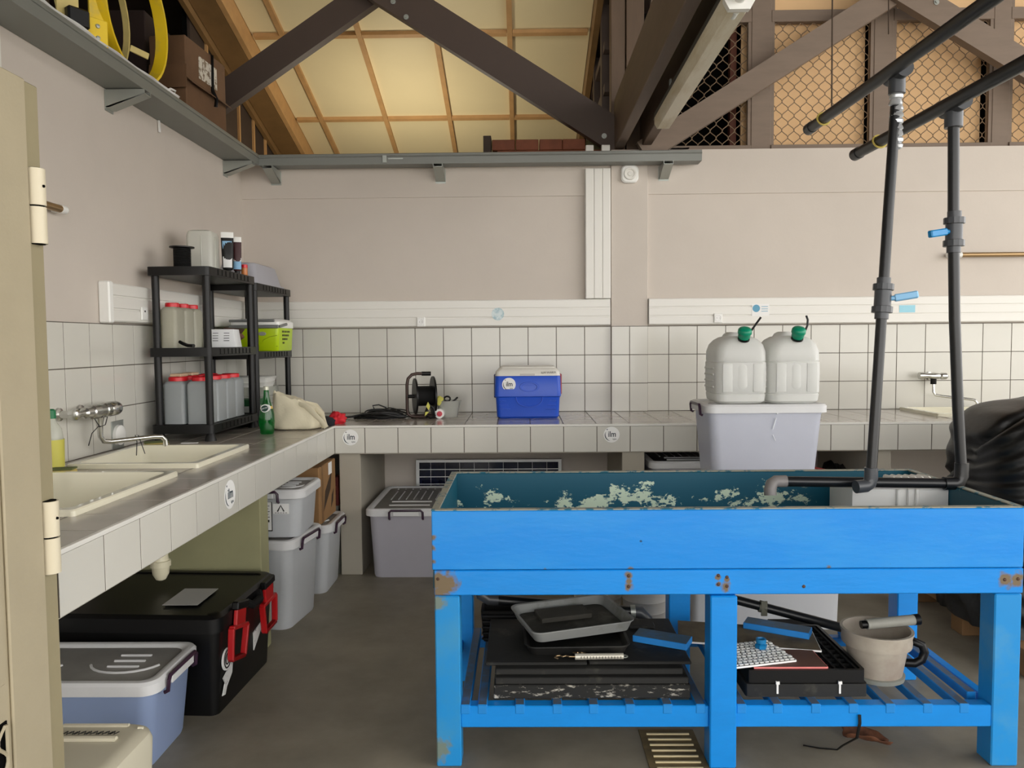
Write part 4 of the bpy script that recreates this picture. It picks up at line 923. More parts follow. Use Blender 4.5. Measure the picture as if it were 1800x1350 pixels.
# solar panel
so = thing('solar_panel', 'solar panel with silver frame leaning on the wall under the back counter', 'panel', (0, 0, 0))
x0, x1, zt_ = at(731, 810, Y=5.44).x, at(987, 810, Y=5.44).x, at(860, 808, Y=5.44).z
obj('glass', MB().box(x0+.02, x1-.02, 5.455, 5.47, .01, zt_-.015), M('solar_cell', (20, 24, 44), .12, var=.1), so)
fr_ = MB()
for a, b_, c_, d_ in ((x0, x0+.022, 0, zt_), (x1-.022, x1, 0, zt_), (x0+.022, x1-.022, zt_-.018, zt_), (x0+.022, x1-.022, 0, .018)): fr_.box(a, b_, 5.44, 5.475, c_, d_)
obj('frame', fr_, M('panel_alu', (206, 208, 208), .35, metal=.3), so)
g = MB(); nx = 10
for i in range(1, nx): xx = x0+(x1-x0)*i/nx; g.box(xx-.0009, xx+.0009, 5.4535, 5.455, .02, zt_-.02)
for i in range(1, 10): zz = zt_-.018-.052*i; g.box(x0+.022, x1-.022, 5.4532, 5.455, zz-.0025, zz+.0025) if zz > .03 else None
obj('cell_lines', g, m_paper, so)
# dark shiny bag under the counter right of the tote
def lump(cx, cy, cz, rx, ry, rz_, amp, fr, seed, sub=4, floor=None, fold=0):
    m = MB(); bmesh.ops.create_icosphere(m.bm, subdivisions=sub, radius=1)
    for v in m.bm.verts:
        n = v.co.normalized(); q = n*fr+Vector((seed, seed*2, 0))
        r = 1+amp*noise.noise(q)+amp*.5*noise.noise(q*2.3)
        if fold: r += fold*(1-abs(noise.noise(Vector((n.x*3+n.z*2.2, n.y*9+seed, n.z*7-n.x*4)))))
        v.co = Vector((cx+n.x*rx*r, cy+n.y*ry*r, cz+n.z*rz_*r))
        if floor is not None and v.co.z < floor: v.co.z = floor
    return m
m_bag = M('black_film', (8, 8, 9), .3, bump=.5, bscale=14, stretch=(1, 1, 3))
tag(obj('refuse_bag', lump(1.95, 4.88, .31, .13, .13, .31, .12, 3, 4, 4, .0, .1), m_bag, ang=60), 'shiny black bag under the back counter right of the jerrycan tote', 'bag')
tag(obj('red_strip', MB().bar((1.72, 4.68, .655), (1.98, 4.58, .60), .01, .012).box(1.96, 1.98, 4.57, 4.6, 0, .598), M('red_strip', (150, 40, 36), .5)), 'red strip lying behind the tray right of the jerrycan tote', 'strip')

# ---- black covered load on a pallet at the right
def cover():
    m = MB(); NX, NZ = 200, 130
    pts = []
    P0 = Vector((2.06, 3.24, .80)); CX, CY = 2.775, 3.62
    for j in range(NZ+1):
        v = j/NZ; row = []
        top = v > .74
        k = min(1, v/.74)
        rr = (1+.05*(1-k)+.02*math.sin(k*PI)) if not top else max(.02, math.cos((v-.74)/.26*PI/2))**.6
        z = .126+.834*k if not top else .96+.19*math.sin((v-.74)/.26*PI/2)
        for i in range(NX):
            u = 2*PI*i/NX; c, s = math.cos(u), math.sin(u)
            x = CX+.70*rr*math.copysign(abs(c)**.5, c); y = CY+.36*rr*math.copysign(abs(s)**.5, s)
            p = Vector((x, y, z)); n = Vector((x-CX, (y-CY)*1.8, (z-.6)*.8)).normalized()
            d = p-P0; q_ = (3.92-p.y)+(p.x-2.08); a = math.atan2(p.z-.71, q_+.02); ds = math.hypot(p.z-.71, q_)
            line = p.z-.71-q_*.62
            below = 1/(1+math.exp(line*60))
            f = (.006*math.sin(a*70+2.5*noise.noise(p*3))+.006*math.sin(a*31+2*noise.noise(p*4)))*math.exp(-ds*.7)*min(1, ds*6)*below
            f += .010*(1-below)*(math.sin(q_*5+p.z*52+3*noise.noise(p*2.5))*.6+noise.noise(p*5))
            f += .014*noise.noise(p*2.1)+.008*(1-abs(noise.noise(Vector((p.x*4+p.z*4, p.y*2, p.z*11-p.x*5)))))
            f -= .03*math.exp(-(line/.018)**2)
            row.append(p+n*f)
        pts.append(row)
    return m.skin(pts)
cv = obj('covered_load', cover(), M('black_sheet', (7, 7, 7), .42, bump=.12, bscale=22, stretch=(1, 1, 3), spec=.4), ang=70)
tag(cv, 'bulky load wrapped in creased black plastic right of the blue table', 'bag')
pt = thing('pallet', 'wooden pallet on the floor under the black wrapped load', 'pallet', (2.55, 3.72, 0))
m_pal = M('pallet_wood', (134, 100, 64), .8, var=.12, scale=6)
for y in (-.48, 0, .48): obj('runner', MB().box(-.46, .46, y-.05, y+.05, 0, .1, .003), m_pal, pt)
for i in range(6): x = -.42+i*.165; obj('deck_board', MB().box(x-.05, x+.05, -.53, .53, .1, .122, .002), m_pal, pt)
# buckets behind the table
def bucket(label, loc, r, h, m):
    t = thing('ribbed_bucket', label, 'bucket', loc, 0, 'ribbed white buckets behind the table')
    pr = [(0, r*.86)]
    for i in range(7): z = .03+i*(h-.06)/6; pr += [(z, r*(.87+.13*i/6)), (z+.006, r*(.90+.13*i/6)), (z+.012, r*(.875+.13*i/6))]
    obj('body', MB().lathe(pr+[(h, r*1.04), (h, r*.95), (.02, r*.84)], 28), m, t)
    return t
bucket('ribbed white bucket behind the table left of the middle back leg', (.555, 3.53, 0), .105, .37, M('bucket_white', (196, 192, 184), .45))
b2 = bucket('shorter white bucket mostly hidden by the blue apron behind the table', (.352, 3.68, 0), .12, .40, MATS['bucket_white'])

# ================================================================== ON THE COUNTER
def sink(label, x0, x1, y0, y1, slope=.0):
    t = thing('sink', label, 'sink', ((x0+x1)/2, (y0+y1)/2, CT), 0, 'cream ceramic sinks in the worktop')
    a, b = (x1-x0)/2, (y1-y0)/2
    obj('basin', MB().loft([(.0, -a, a, -b, b, .012), (.016, -a, a, -b, b, .012), (.02, -a+.004, a-.004, -b+.004, b-.004, .012), (.02, -a+.03, a-.03, -b+.03, b-.03, .03), (.012, -a+.036, a-.036, -b+.036, b-.036, .03), (-.12, -a+.075, a-.075, -b+.075, b-.075, .04), (-.128, -a+.10, a-.10, -b+.10, b-.10, .03)], 5, cap0=False), m_cream, t)
    obj('waste', MB().lathe([(-.1275, .032), (-.125, .030), (-.126, .012)], 18), m_chrome, t)
    return t
sink('cream ceramic sink nearer the shelves on the left counter', -1.855, -1.315, 3.105, 3.705)
sink('cream ceramic sink nearer the door on the left counter', -1.855, -1.315, 2.235, 2.93)
sink('cream ceramic sink in the back counter beside the black wrapped load', 2.635, 3.275, 4.965, 5.465)
def faucet(label, pts_body, spout, group='wall mixer taps'):
    pass
fx = XW+.009
t = thing('wall_tap', 'chrome wall mixer tap with long spout over the sink nearer the shelves', 'tap', (fx, 3.43, 1.13), 0, 'chrome wall mixer taps')
obj('body', MB().lathe([(0, .014), (.01, .024), (.05, .026), (.055, .032), (.10, .034), (.105, .03), (.15, .03), (.155, .034), (.185, .034)], 20, T(.075, -.135, 0) @ RX(-PI/2)), m_chrome, t)
obj('knob', MB().lathe([(0, .026), (.012, .034), (.07, .034), (.085, .03), (.088, .012)], 18, T(.075, .055, 0) @ RX(-PI/2)), m_chrome, t)
obj('flange', MB().lathe([(0, .03), (.008, .028), (.012, .016), (.07, .014)], 18, T(0, -.19, 0) @ RY(PI/2)).lathe([(0, .03), (.008, .028), (.012, .016), (.07, .014)], 18, T(0, -.03, 0) @ RY(PI/2)), m_chrome, t)
obj('inlet', MB().lathe([(0, .012), (.006, .024), (.016, .026), (.022, .014), (.09, .014)], 16, T(.075, -.215, 0) @ RX(-PI/2)), m_chrome, t)
obj('spout', MB().tube([(.075, -.01, -.03), (.075, -.01, -.06), (.078, -.012, -.115), (.085, -.0, -.137), (.10, .03, -.143), (.21, .20, -.143), (.235, .235, -.147), (.245, .25, -.165), (.247, .253, -.20)], [.02, .014, .011, .011, .011, .011, .011, .011, .013], 14), m_chrome, t)
obj('wire_tie', MB().tube([(.075, -.06, -.02), (.09, -.045, -.06), (.085, -.03, -.07), (.09, .01, -.065), (.085, .04, -.03)], .002, 6).tube([(.09, -.045, -.065), (.09, -.10, -.09), (.09, -.13, -.14)], .002, 6).tube([(.17, .13, -.16), (.165, .125, -.125), (.175, .135, -.128), (.20, .14, -.215)], .002, 6).tube([(.17, .13, -.155), (.185, .09, -.215)], .002, 6), m_blkink, t)
d2_ = dup(t, (fx, 2.50, 1.13), label='chrome wall mixer tap with long spout over the sink nearer the door')
t = thing('wall_tap', 'small chrome wall tap above the sink in the back counter', 'tap', (2.86, YB-.009, 1.155), 0, 'chrome wall mixer taps')
obj('body', MB().tube([(-.075, -.07, .004), (-.04, -.07, .004), (0, -.07, 0), (.04, -.07, 0)], [.02, .018, .026, .02], 14), m_chrome, t)
obj('knob', MB().lathe([(0, .018), (.008, .024), (.04, .024), (.048, .014), (.06, .006)], 14, T(.045, -.07, 0) @ RY(PI/2)), m_chrome, t)
obj('knob', MB().lathe([(0, .024), (.03, .024)], 14, T(-.10, -.07, .004) @ RY(PI/2)), m_chrome, t)
obj('flange', MB().lathe([(0, .03), (.008, .028), (.012, .014), (.07, .012)], 16, T(0, 0, 0) @ RX(PI/2)), m_chrome, t)
obj('nut', MB().cyl((.0, -.07, -.02), (.0, -.07, -.055), .02, 8), m_blackm, t)
obj('spout', MB().tube([(0, -.07, -.05), (0, -.075, -.11), (.01, -.08, -.13), (.05, -.10, -.138), (.20, -.17, -.155), (.225, -.185, -.16), (.235, -.19, -.18), (.235, -.19, -.21)], .009, 12), m_chrome, t)
# plate with dangling chain beside the tap
wp_ = thing('wall_plate', 'square plate with round white cap low on the tiles behind the tap spout', 'plate', (XW+.009, at(203, 770, X=XW).y, .972))
obj('plate', MB().box(0, .004, -.055, .055, -.05, .085, .001), m_galv, wp_)
obj('cap', MB().lathe([(0, .05), (.014, .048), (.02, .034), (.022, .02)], 24, T(.004, 0, .015) @ RY(PI/2)), m_white, wp_)
# detergent bottle by the door
db = thing('detergent_bottle', 'clear detergent bottle with yellow label and green cap beside the door', 'bottle', (-1.862, 3.035, CT))
obj('body', MB().lathe([(0, .036), (.01, .04), (.12, .042), (.17, .036), (.2, .018), (.215, .014)], 24), clear('clear_soap', (214, 216, 204), .5), db)
obj('label', MB().lathe([(.02, .0415), (.13, .0435)], 24, cap0=False, cap1=False), M('label_yellow', (196, 190, 84), .5, rgb2=(60, 60, 30), thr=(.72, .74), scale=30), db)
obj('cap', MB().lathe([(.213, .018), (.245, .017), (.25, .01)], 16), M('cap_green', (0, 110, 64), .4), db)
spg = thing('sponge', 'yellow sponge with green scouring side behind the far sink', 'sponge', (-1.80, 3.775, CT), .5)
obj('foam', MB().box(-.055, .055, -.032, .032, 0, .02, .006), M('sponge_yellow', (206, 186, 112), .9, bump=.4, bscale=120), spg)
obj('scourer', MB().box(-.055, .055, -.032, .032, .02, .027, .002), M('scour_green', (96, 104, 62), .95), spg)
spg2 = thing('sponge', 'green and yellow sponge by the sink nearer the door', 'sponge', (-1.80, 2.985, CT), .2)
obj('foam', MB().box(-.05, .05, -.03, .03, 0, .018, .006), MATS['sponge_yellow'], spg2); obj('scourer', MB().box(-.05, .05, -.03, .03, .018, .024, .002), MATS['scour_green'], spg2)
tag(obj('paper_scrap', MB().box(-.04, .04, -.012, .012, 0, .002).move(T(-1.69, 3.90, CT) @ RZ(.1)), m_paper), 'small white scrap lying on the counter before the shelf foot', 'paper')
# green glass bottle
gb = thing('glass_bottle', 'green glass mineral water bottle with oval label before the canvas bag', 'bottle', (-1.421, 4.285, CT))
m_green = M('green_glass', (8, 112, 40), .08, spec=.6, trans=.55)
prof = [(0, .034), (.006, .038), (.03, .0395), (.07, .043), (.11, .041), (.15, .031), (.185, .021), (.215, .0155), (.24, .0135), (.25, .015), (.255, .0135)]
obj('glass', MB().lathe(prof, 28), m_green, gb)
obj('cap', MB().lathe([(.243, .0155), (.262, .0155), (.264, .013)], 18), M('cap_silver', (196, 196, 180), .35, metal=.4), gb)
A = T(.006, -.0405, .145) @ AX['-Y'].to_4x4() @ RZ(.25)
la = obj('label', MB().skin([[A @ Vector((.026*math.cos(q), .022*math.sin(q), -.004-.010*abs(math.cos(q))**2)) for q in [2*PI*i/28 for i in range(28)]], [A @ Vector((.026*math.cos(q), .022*math.sin(q), .010-.010*abs(math.cos(q))**2)) for q in [2*PI*i/28 for i in range(28)]]]), m_paper, gb)
obj('label_field', MB().lathe([(.0095, .0185), (.0112, .0185)], 24, A @ Matrix.Diagonal((1.05, .9, 1, 1))), M('label_dark', (18, 58, 52), .4), la)
obj('lettering', MB().text('perrier', .0125, A @ T(0, .002, .0115)), m_paper, la)
obj('neck_band', MB().lathe([(.14, .0345), (.155, .0302)], 28, cap0=False, cap1=False), M('label_gold', (214, 182, 92), .4), gb)
# canvas tote bag
cb_ = thing('canvas_bag', 'slumped cream canvas bag with loose handles beside the green bottle', 'bag', (-1.325, 4.52, CT))
def bagmesh():
    m = MB(); R = []; n = 40
    prof_ = [(0, 1.0, 0, 0), (.012, 1.08, 0, 0), (.04, 1.12, 0, 0), (.075, 1.06, .0, 0), (.105, .96, -.004, .0), (.13, .82, -.016, 0), (.155, .70, -.032, 0), (.175, .62, -.042, 0), (.19, .60, -.048, 0), (.198, .54, -.05, 0), (.186, .44, -.05, 0)]
    for z, k, ox, oy in prof_:
        ring = []
        for i in range(n):
            u = 2*PI*i/n; c, s = math.cos(u), math.sin(u)
            q = Vector((c*2, s*2, z*16)); f = 1+.14*noise.noise(q)+.16*(1-abs(noise.noise(q*1.5+Vector((5, 0, 0)))))+.10*(1-abs(noise.noise(q*2.6+Vector((9, 3, 0)))))-.16
            ring.append(Vector((ox+.135*k*f*math.copysign(abs(c)**.8, c), oy+.08*k*f*math.copysign(abs(s)**.8, s), max(0, z+(.02*noise.noise(q*1.3) if z > .04 else 0)+(.07*(-c) if z > .13 else .0)*(z-.13)*5))))
        R.append(ring)
    return m.skin(R)
m_canvas = M('canvas', (216, 208, 182), .9, bump=.15, bscale=90)
o = obj('sack', bagmesh(), m_canvas, cb_, ang=60); ss = o.modifiers.new('s', 'SUBSURF'); ss.levels = 1; ss.render_levels = 1
obj('strap', MB().tube([(.03, -.05, .15), (.07, -.07, .14), (.12, -.085, .10), (.165, -.08, .055), (.19, -.06, .015), (.185, -.05, .012), (.17, -.03, .04), (.155, -.02, .09), (.12, -.01, .12)], .014, 8, flat=.22), m_canvas, cb_)
obj('strap', MB().tube([(.05, .02, .15), (.11, .03, .135), (.155, .0, .09), (.168, -.02, .04), (.165, -.04, .008)], .013, 8, flat=.22), m_canvas, cb_)
tag(obj('dark_cloth', lump(-1.185, 4.66, .945, .05, .045, .035, .2, 3, 9, 3, CT), M('navy_cloth', (28, 28, 36), .9), ang=60), 'dark cloth bunched between the canvas bag handles and the red cloth', 'cloth')
tag(obj('red_cloth', lump(-1.155, 4.80, .95, .055, .05, .045, .30, 1.9, 2, 4, CT), M('red_fabric', (206, 34, 46), .7), ang=60), 'crumpled red cloth on the counter right of the canvas bag', 'cloth')
# cable coil and reel
ck = thing('cable_coil', 'loose coil of black cable lying left of the cable reel', 'cable', (-.93, 5.13, CT)); random.seed(5)
m_cab = M('black_cable', (24, 25, 26), .45)
k = MB()
for i in range(16):
    rx, ry = random.uniform(.10, .19), random.uniform(.05, .10); ox, oy = random.uniform(-.02, .03), random.uniform(-.02, .02); z0 = .006+random.random()*.055; tl = random.uniform(-.10, .10)
    k.tube([(ox+rx*math.cos(q), oy+ry*math.sin(q), max(.005, z0*(1-.55*abs(math.cos(q)))+tl*.1*math.cos(q)+.012*math.sin(q*2+i))) for q in [2*PI*j/26 for j in range(26)]], .0045, 6, closed=True)
obj('loops', k, m_cab, ck)
obj('tail', MB().tube([(-.10, -.02, .02), (-.18, -.03, .012), (-.25, -.035, .006), (-.33, -.04, .005), (-.345, -.03, .005), (-.30, -.015, .006), (-.20, -.015, .014), (-.12, .0, .03)], .0048, 6).tube([(-.05, -.02, .06), (-.06, -.02, .085), (-.02, -.02, .09), (.03, -.02, .07)], .0045, 6), m_cab, ck)
rl = thing('cable_reel', 'black cable reel on a bent brown tube frame on the back counter', 'reel', (-.665, 5.12, CT))
RR = RZ(.28)
obj('frame', MB().tube([RR @ Vector(p) for p in ((.035, 0, .292), (-.03, 0, .294), (-.065, 0, .287), (-.09, 0, .262), (-.098, 0, .22), (-.098, 0, .06), (-.094, 0, .03), (-.075, 0, .014), (-.03, -.02, .0105), (.10, -.05, .0105), (.115, -.03, .0105), (.115, .05, .0105), (.06, .075, .0105), (-.05, .06, .0105), (-.07, .02, .0115))], .0105, 12), M('reel_frame', (72, 56, 50), .4, metal=.3), rl)
obj('handle_grip', MB().cyl(RR @ Vector((.0, 0, .293)), RR @ Vector((.06, 0, .292)), .014, 12), m_black, rl)
def disc(x, r, mb, t=.012): return mb.lathe([(-t/2, r), (t/2, r), (t/2, r-.012), (t/2-.004, r-.016), (t/2-.004, .02), (t/2, .018)], 32, RR @ T(x, 0, .145) @ RY(PI/2))
obj('flange', disc(-.045, .118, MB()), m_black, rl); obj('flange', disc(.075, .13, MB()), m_black, rl)
obj('drum', MB().lathe([(-.045, .066), (.07, .066)], 28, RR @ T(0, 0, .145) @ RY(PI/2)), m_blackm, rl)
obj('axle', MB().cyl(RR @ Vector((-.098, 0, .145)), RR @ Vector((.095, 0, .145)), .012, 12), m_black, rl)
pk = thing('plastic_tub', 'clear plastic tub of odds and ends right of the cable reel', 'tub', (-.495, 5.17, CT))
m_clear = clear('clear_tub', (206, 206, 200), .6)
obj('bowl', MB().lathe([(0, .06), (.008, .062), (.105, .083), (.11, .086), (.112, .084), (.105, .079), (.012, .058)], 28), m_clear, pk)
tag(obj('foam_plug', MB().bar((-.575, 5.13, 1.00), (-.60, 5.14, 1.115), .03, .05, (1, 0, 0), .008).bar((-.565, 5.11, 1.01), (-.535, 5.11, 1.06), .035, .04, (1, 0, 0), .006), M('plug_yellow', (206, 202, 96), .7)), 'yellow-green float sticking out of the clear tub', 'float')
tag(obj('scissors', MB().tube([(-.50+.02*math.cos(a), 5.14, 1.045+.016*math.sin(a)) for a in [2*PI*i/14 for i in range(14)]], .006, 8, closed=True).bar((-.47, 5.15, 1.02), (-.43, 5.15, 1.055), .012, .02, (0, 1, 0), .004).bar((-.50, 5.14, 1.03), (-.51, 5.14, .95), .01, .006), m_black), 'black handled scissors standing in the clear tub', 'scissors')
rp = thing('small_pot', 'small white pot lying with its red end forward before the clear tub', 'pot', (-.545, 5.055, CT))
obj('pot', MB().cyl((0, 0, .032), (.0, .06, .032), .031, 22), m_white, rp); obj('red_end', MB().lathe([(0, .018), (.006, .017), (.007, .008)], 18, T(.002, 0, .032) @ RX(PI/2)), M('pot_red', (196, 52, 70), .4), rp)
cw = thing('clip_tangle', 'tangle of black straps with yellow tags hanging against the reel', 'strap', (-.60, 5.03, CT))
obj('strap', MB().tube([(-.02, 0, .01), (-.03, .0, .05), (-.01, -.01, .10), (.02, .0, .07), (.03, 0, .02), (.0, -.015, .008), (-.03, -.01, .03), (.0, .0, .09)], .007, 8), m_black, cw)
obj('tag', MB().poly([(-.025, -.022, .085), (-.008, -.022, .06), (.002, -.022, .085), (-.012, -.022, .115)], (0, .003, 0)).poly([(-.035, -.02, .02), (-.03, -.02, .05), (-.005, -.02, .05)], (0, .003, 0)), MATS['plug_yellow'], cw)
# blue cooler
cl = thing('cool_box', 'blue picnic cooler with white lid and round sticker on the back counter', 'cooler', (.034, 5.175, CT))
m_cb = M('cooler_blue', (24, 80, 200), .38, var=.03)
w, d = .212, .148
obj('body', MB().loft([(0, -w+.022, w-.022, -d+.022, d-.022, .02), (.012, -w+.01, w-.01, -d+.01, d-.01, .03), (.13, -w+.004, w-.004, -d+.006, d-.006, .03), (.138, -w+.002, w-.002, -d+.004, d-.004, .03), (.144, -w-.004, w+.004, -d-.004, d+.004, .03), (.150, -w-.004, w+.004, -d-.004, d+.004, .03), (.27, -w, w, -d, d, .03), (.276, -w+.003, w-.003, -d+.003, d-.003, .03)], 5), m_cb, cl)
ld = obj('lid', MB().loft([(.277, -w, w, -d, d, .03), (.305, -w+.004, w-.004, -d+.004, d-.004, .03), (.322, -w+.02, w-.02, -d+.018, d-.018, .03), (.326, -w+.03, w-.03, -d+.03, d-.03, .03), (.334, -w+.034, w-.034, -d+.034, d-.034, .03), (.338, -w+.05, w-.05, -d+.05, d-.05, .03)], 5), M('cooler_lid', (224, 222, 214), .4), cl)
obj('finger_grip', MB().box(-.05, .046, -d-.002, -d+.01, .279, .291, .002), M('grip_grey', (196, 194, 190), .5), ld)
obj('lettering', MB().text('ILM WAKA', .02, T(.135, -d+.0005, .297) @ AX['-Y'].to_4x4() @ RZ(.03)), M('marker_grey', (110, 108, 104), .6), ld)
obj('emboss', MB().lathe([(0, .066), (.004, .062), (.004, .05), (.0015, .047)], 28, T(.01, -d-.0005, .205) @ AX['-Y'].to_4x4() @ Matrix.Diagonal((1, .52, 1, 1))), m_cb, cl)
gr = MB()
gr.tube([(.01-.085*math.cos(q), -d+.003, .138-.062*math.sin(q)**.8 if math.sin(q) > 0 else .138) for q in [PI*i/18 for i in range(19)]], .004, 6)
for s in (-1, 1):
    for i in range(3): gr.box(*sorted((s*.185, s*(.14-.012*i))), -d+.002, -d+.0075, .112-.026*i, .117-.026*i, .001)
obj('ridge', gr, m_cb, cl)
obj('side_handle', MB().box(w-.004, w+.012, -.06, .06, .15, .285, .004), M('handle_red', (150, 30, 50), .4), cl)
obj('side_handle', MB().box(-w-.010, -w+.004, -.06, .06, .13, .285, .004), M('handle_navy', (18, 30, 90), .4), cl)
logo(cl, (-.122, -d-.0018, .222), '-Y', .044)
# siren on the pilaster
p = at(1107, 306, Y=YB-.05)
sr = thing('alarm_sounder', 'round white alarm sounder on the pilaster below the rail', 'alarm', (p.x, YB-.031, p.z))
obj('base', MB().loft([(0, -.06, .06, -.06, .06, .035), (.024, -.06, .06, -.06, .06, .035), (.032, -.052, .052, -.052, .052, .032)], 6, mat=RX(PI/2)), m_white, sr)
obj('grille', MB().lathe([(.03, .044), (.042, .04), (.042, .03), (.036, .028), (.036, .018), (.04, .014)], 32, RX(PI/2)), m_pvc, sr)
# copper pipes
c1 = thing('copper_pipe', 'short brass-coloured pipe end on the left wall beside the door hinge', 'pipe', (0, 0, 0))
yy = at(105, 367, X=XW+.04).y; zz = at(105, 367, X=XW+.04).z
obj('pipe', MB().cyl((XW+.04, 2.0, zz), (XW+.04, yy, zz), .016, 16), m_copper, c1); obj('end_clip', MB().cyl((XW+.04, yy, zz), (XW+.04, yy+.035, zz), .018, 16).box(XW, XW+.04, yy+.005, yy+.03, zz-.012, zz+.012), m_white, c1)
c2 = thing('copper_pipe', 'brass-coloured pipe running along the back wall to the right edge', 'pipe', (0, 0, 0))
p = at(1690, 448, Y=YB-.04)
obj('pipe', MB().cyl((p.x, YB-.04, p.z), (4.9, YB-.04, p.z), .0165, 16), m_copper, c2)
obj('end_clip', MB().cyl((p.x-.10, YB-.04, p.z), (p.x, YB-.04, p.z), .0185, 16).box(p.x-.08, p.x-.03, YB-.04, YB, p.z-.012, p.z+.012), m_white, c2)
p = at(277, 216, X=XW); tag(obj('wall_hook', MB().bar((XW+.006, p.y, p.z+.05), (XW+.01, p.y, p.z-.05), .012, .008).cyl((XW, p.y, p.z+.04), (XW+.01, p.y, p.z+.04), .008, 8), m_paper), 'small pale hook on the left wall under the tray shelf', 'hook')

# ================================================================== BLACK SHELVING
def shelves(label, loc, w, d, tops, foot=True):
    t = thing('shelving_unit', label, 'shelf', loc, 0, 'black plastic shelving units on the left counter')
    for z in tops:
        s = obj('shelf', MB().loft([(z-.045, 0, w, 0, d, .02), (z, 0, w, 0, d, .02), (z, .006, w-.006, .006, d-.006, .016), (z-.004, .01, w-.01, .01, d-.01, .014)], 3), m_black, t)
        r = MB()
        for i in range(9): y = d*.18+i*d*.08; r.box(w-.002, w+.002, y-.004, y+.004, z-.034, z-.006)
        r.box(w-.004, w+.0005, d*.16, d*.86, z-.036, z-.034)
        obj('shelf_ribs', r, m_blackm, s, kind='stuff')
    zz = [0]+list(tops)
    for x in (.031, w-.026):
        for y in (.031, d-.031):
            pr = MB()
            for a, b_ in zip(zz, zz[1:]): pr.cyl((x, y, a), (x, y, b_-.045), .019, 14)
            pr.lathe([(0, .03), (.012, .028), (.03, .022), (.04, .019)], 16, T(x, y, 0))
            obj('post', pr, m_black, t)
    return t
SX0, SX1 = -1.909, -1.590
shelves('black plastic shelving unit nearer the sinks, holding the red-lidded jars', (SX0, 3.955, CT), SX1-SX0, .695, [.085, .482, .896])
shelves('black plastic shelving unit in the corner, holding the lime cooler', (-1.908, 4.656, CT), .322, .70, [.057, .452, .864])
A1, A2, A3 = CT+.085, CT+.482, CT+.896
U1, U2, U3 = CT+.057, CT+.452, CT+.864
m_jar = milky('jar_plastic', (208, 206, 188), .4, .3); m_jar2 = milky('jar_grey', (188, 194, 196), .4, .3)
def jar(label, loc, w, d, h, m, group):
    t = thing('lidded_jar', label, 'jar', loc, 0, group)
    obj('body', MB().loft([(0, -w, w, -d, d, .016), (.006, -w, w, -d, d, .018), (h-.04, -w, w, -d, d, .018), (h-.026, -w+.008, w-.008, -d+.008, d-.008, .02), (h-.022, -w+.014, w-.014, -d+.014, d-.014, .02)], 4), m, t)
    r = min(w, d)-.008
    obj('lid', MB().lathe([(h-.022, r), (h-.004, r), (h, r-.004), (h-.001, r-.012)], 24), m_red, t)
    return t
j0 = jar('nearest of the three tall red-lidded jars on the middle shelf', (-1.83, 4.064, A2), .043, .056, .235, m_jar, 'red-lidded jars on the middle shelf')
dup(j0, (-1.83, 4.182, A2), label='middle one of the three tall red-lidded jars on the middle shelf')
dup(j0, (-1.83, 4.300, A2), label='farthest of the three tall red-lidded jars on the middle shelf')
jl = None
names = ['nearest', 'second', 'third', 'farthest']
for i in range(4):
    for c in range(2):
        lab = '%s red-lidded grey jar of the %s row on the bottom shelf' % (names[i], 'wall-side' if c == 0 else 'open-side')
        loc = (-1.815+.124*c, 4.074+.136*i, A1)
        if jl is None: jl = jar(lab, loc, .056, .066, .245, m_jar2, 'red-lidded jars on the bottom shelf')
        else: dup(jl, loc, label=lab)
for i, (y, x) in enumerate(((4.09, -1.815), (4.23, -1.815))):
    tag(obj('paper_scrap', MB().box(x-.03, x+.03, y-.05, y+.04, A1+.2455, A1+.262, .004), M('tan_wrap', (206, 176, 146), .7)), ['pale wrapped packet lying on the nearest wall-side jar lid', 'pale wrapped packet lying on the second wall-side jar lid'][i], 'packet')
# top of the shelves
spo = thing('cable_spool', 'black plastic spool wound with black cord on the top shelf', 'spool', (-1.785, 4.10, A3))
obj('flange', MB().lathe([(0, .062), (.006, .062), (.006, .02)], 28), m_black, spo); obj('flange', MB().lathe([(.11, .02), (.11, .062), (.116, .062), (.118, .02)], 28), m_black, spo)
pr = [(.006, .02)]
for i in range(14): pr += [(.008+i*.0073, .042), (.0115+i*.0073, .0445)]
obj('winding', MB().lathe(pr+[(.11, .02)], 28), m_blackm, spo)
jg = thing('plastic_jug', 'pale translucent square jug on the top shelf behind the spool', 'jug', (-1.775, 4.35, A3), .1)
obj('body', MB().loft([(0, -.065, .065, -.075, .075, .02), (.02, -.07, .07, -.08, .08, .022), (.20, -.07, .07, -.08, .08, .022), (.225, -.062, .062, -.07, .07, .02), (.232, -.045, .045, -.055, .055, .02)], 4), milky('jug_milky', (230, 230, 222), .4, .35), jg)
obj('rib', MB().box(.01, .016, -.083, -.078, .02, .2, .002).box(.069, .073, -.02, -.014, .02, .2, .001), MATS['jug_milky'], jg)
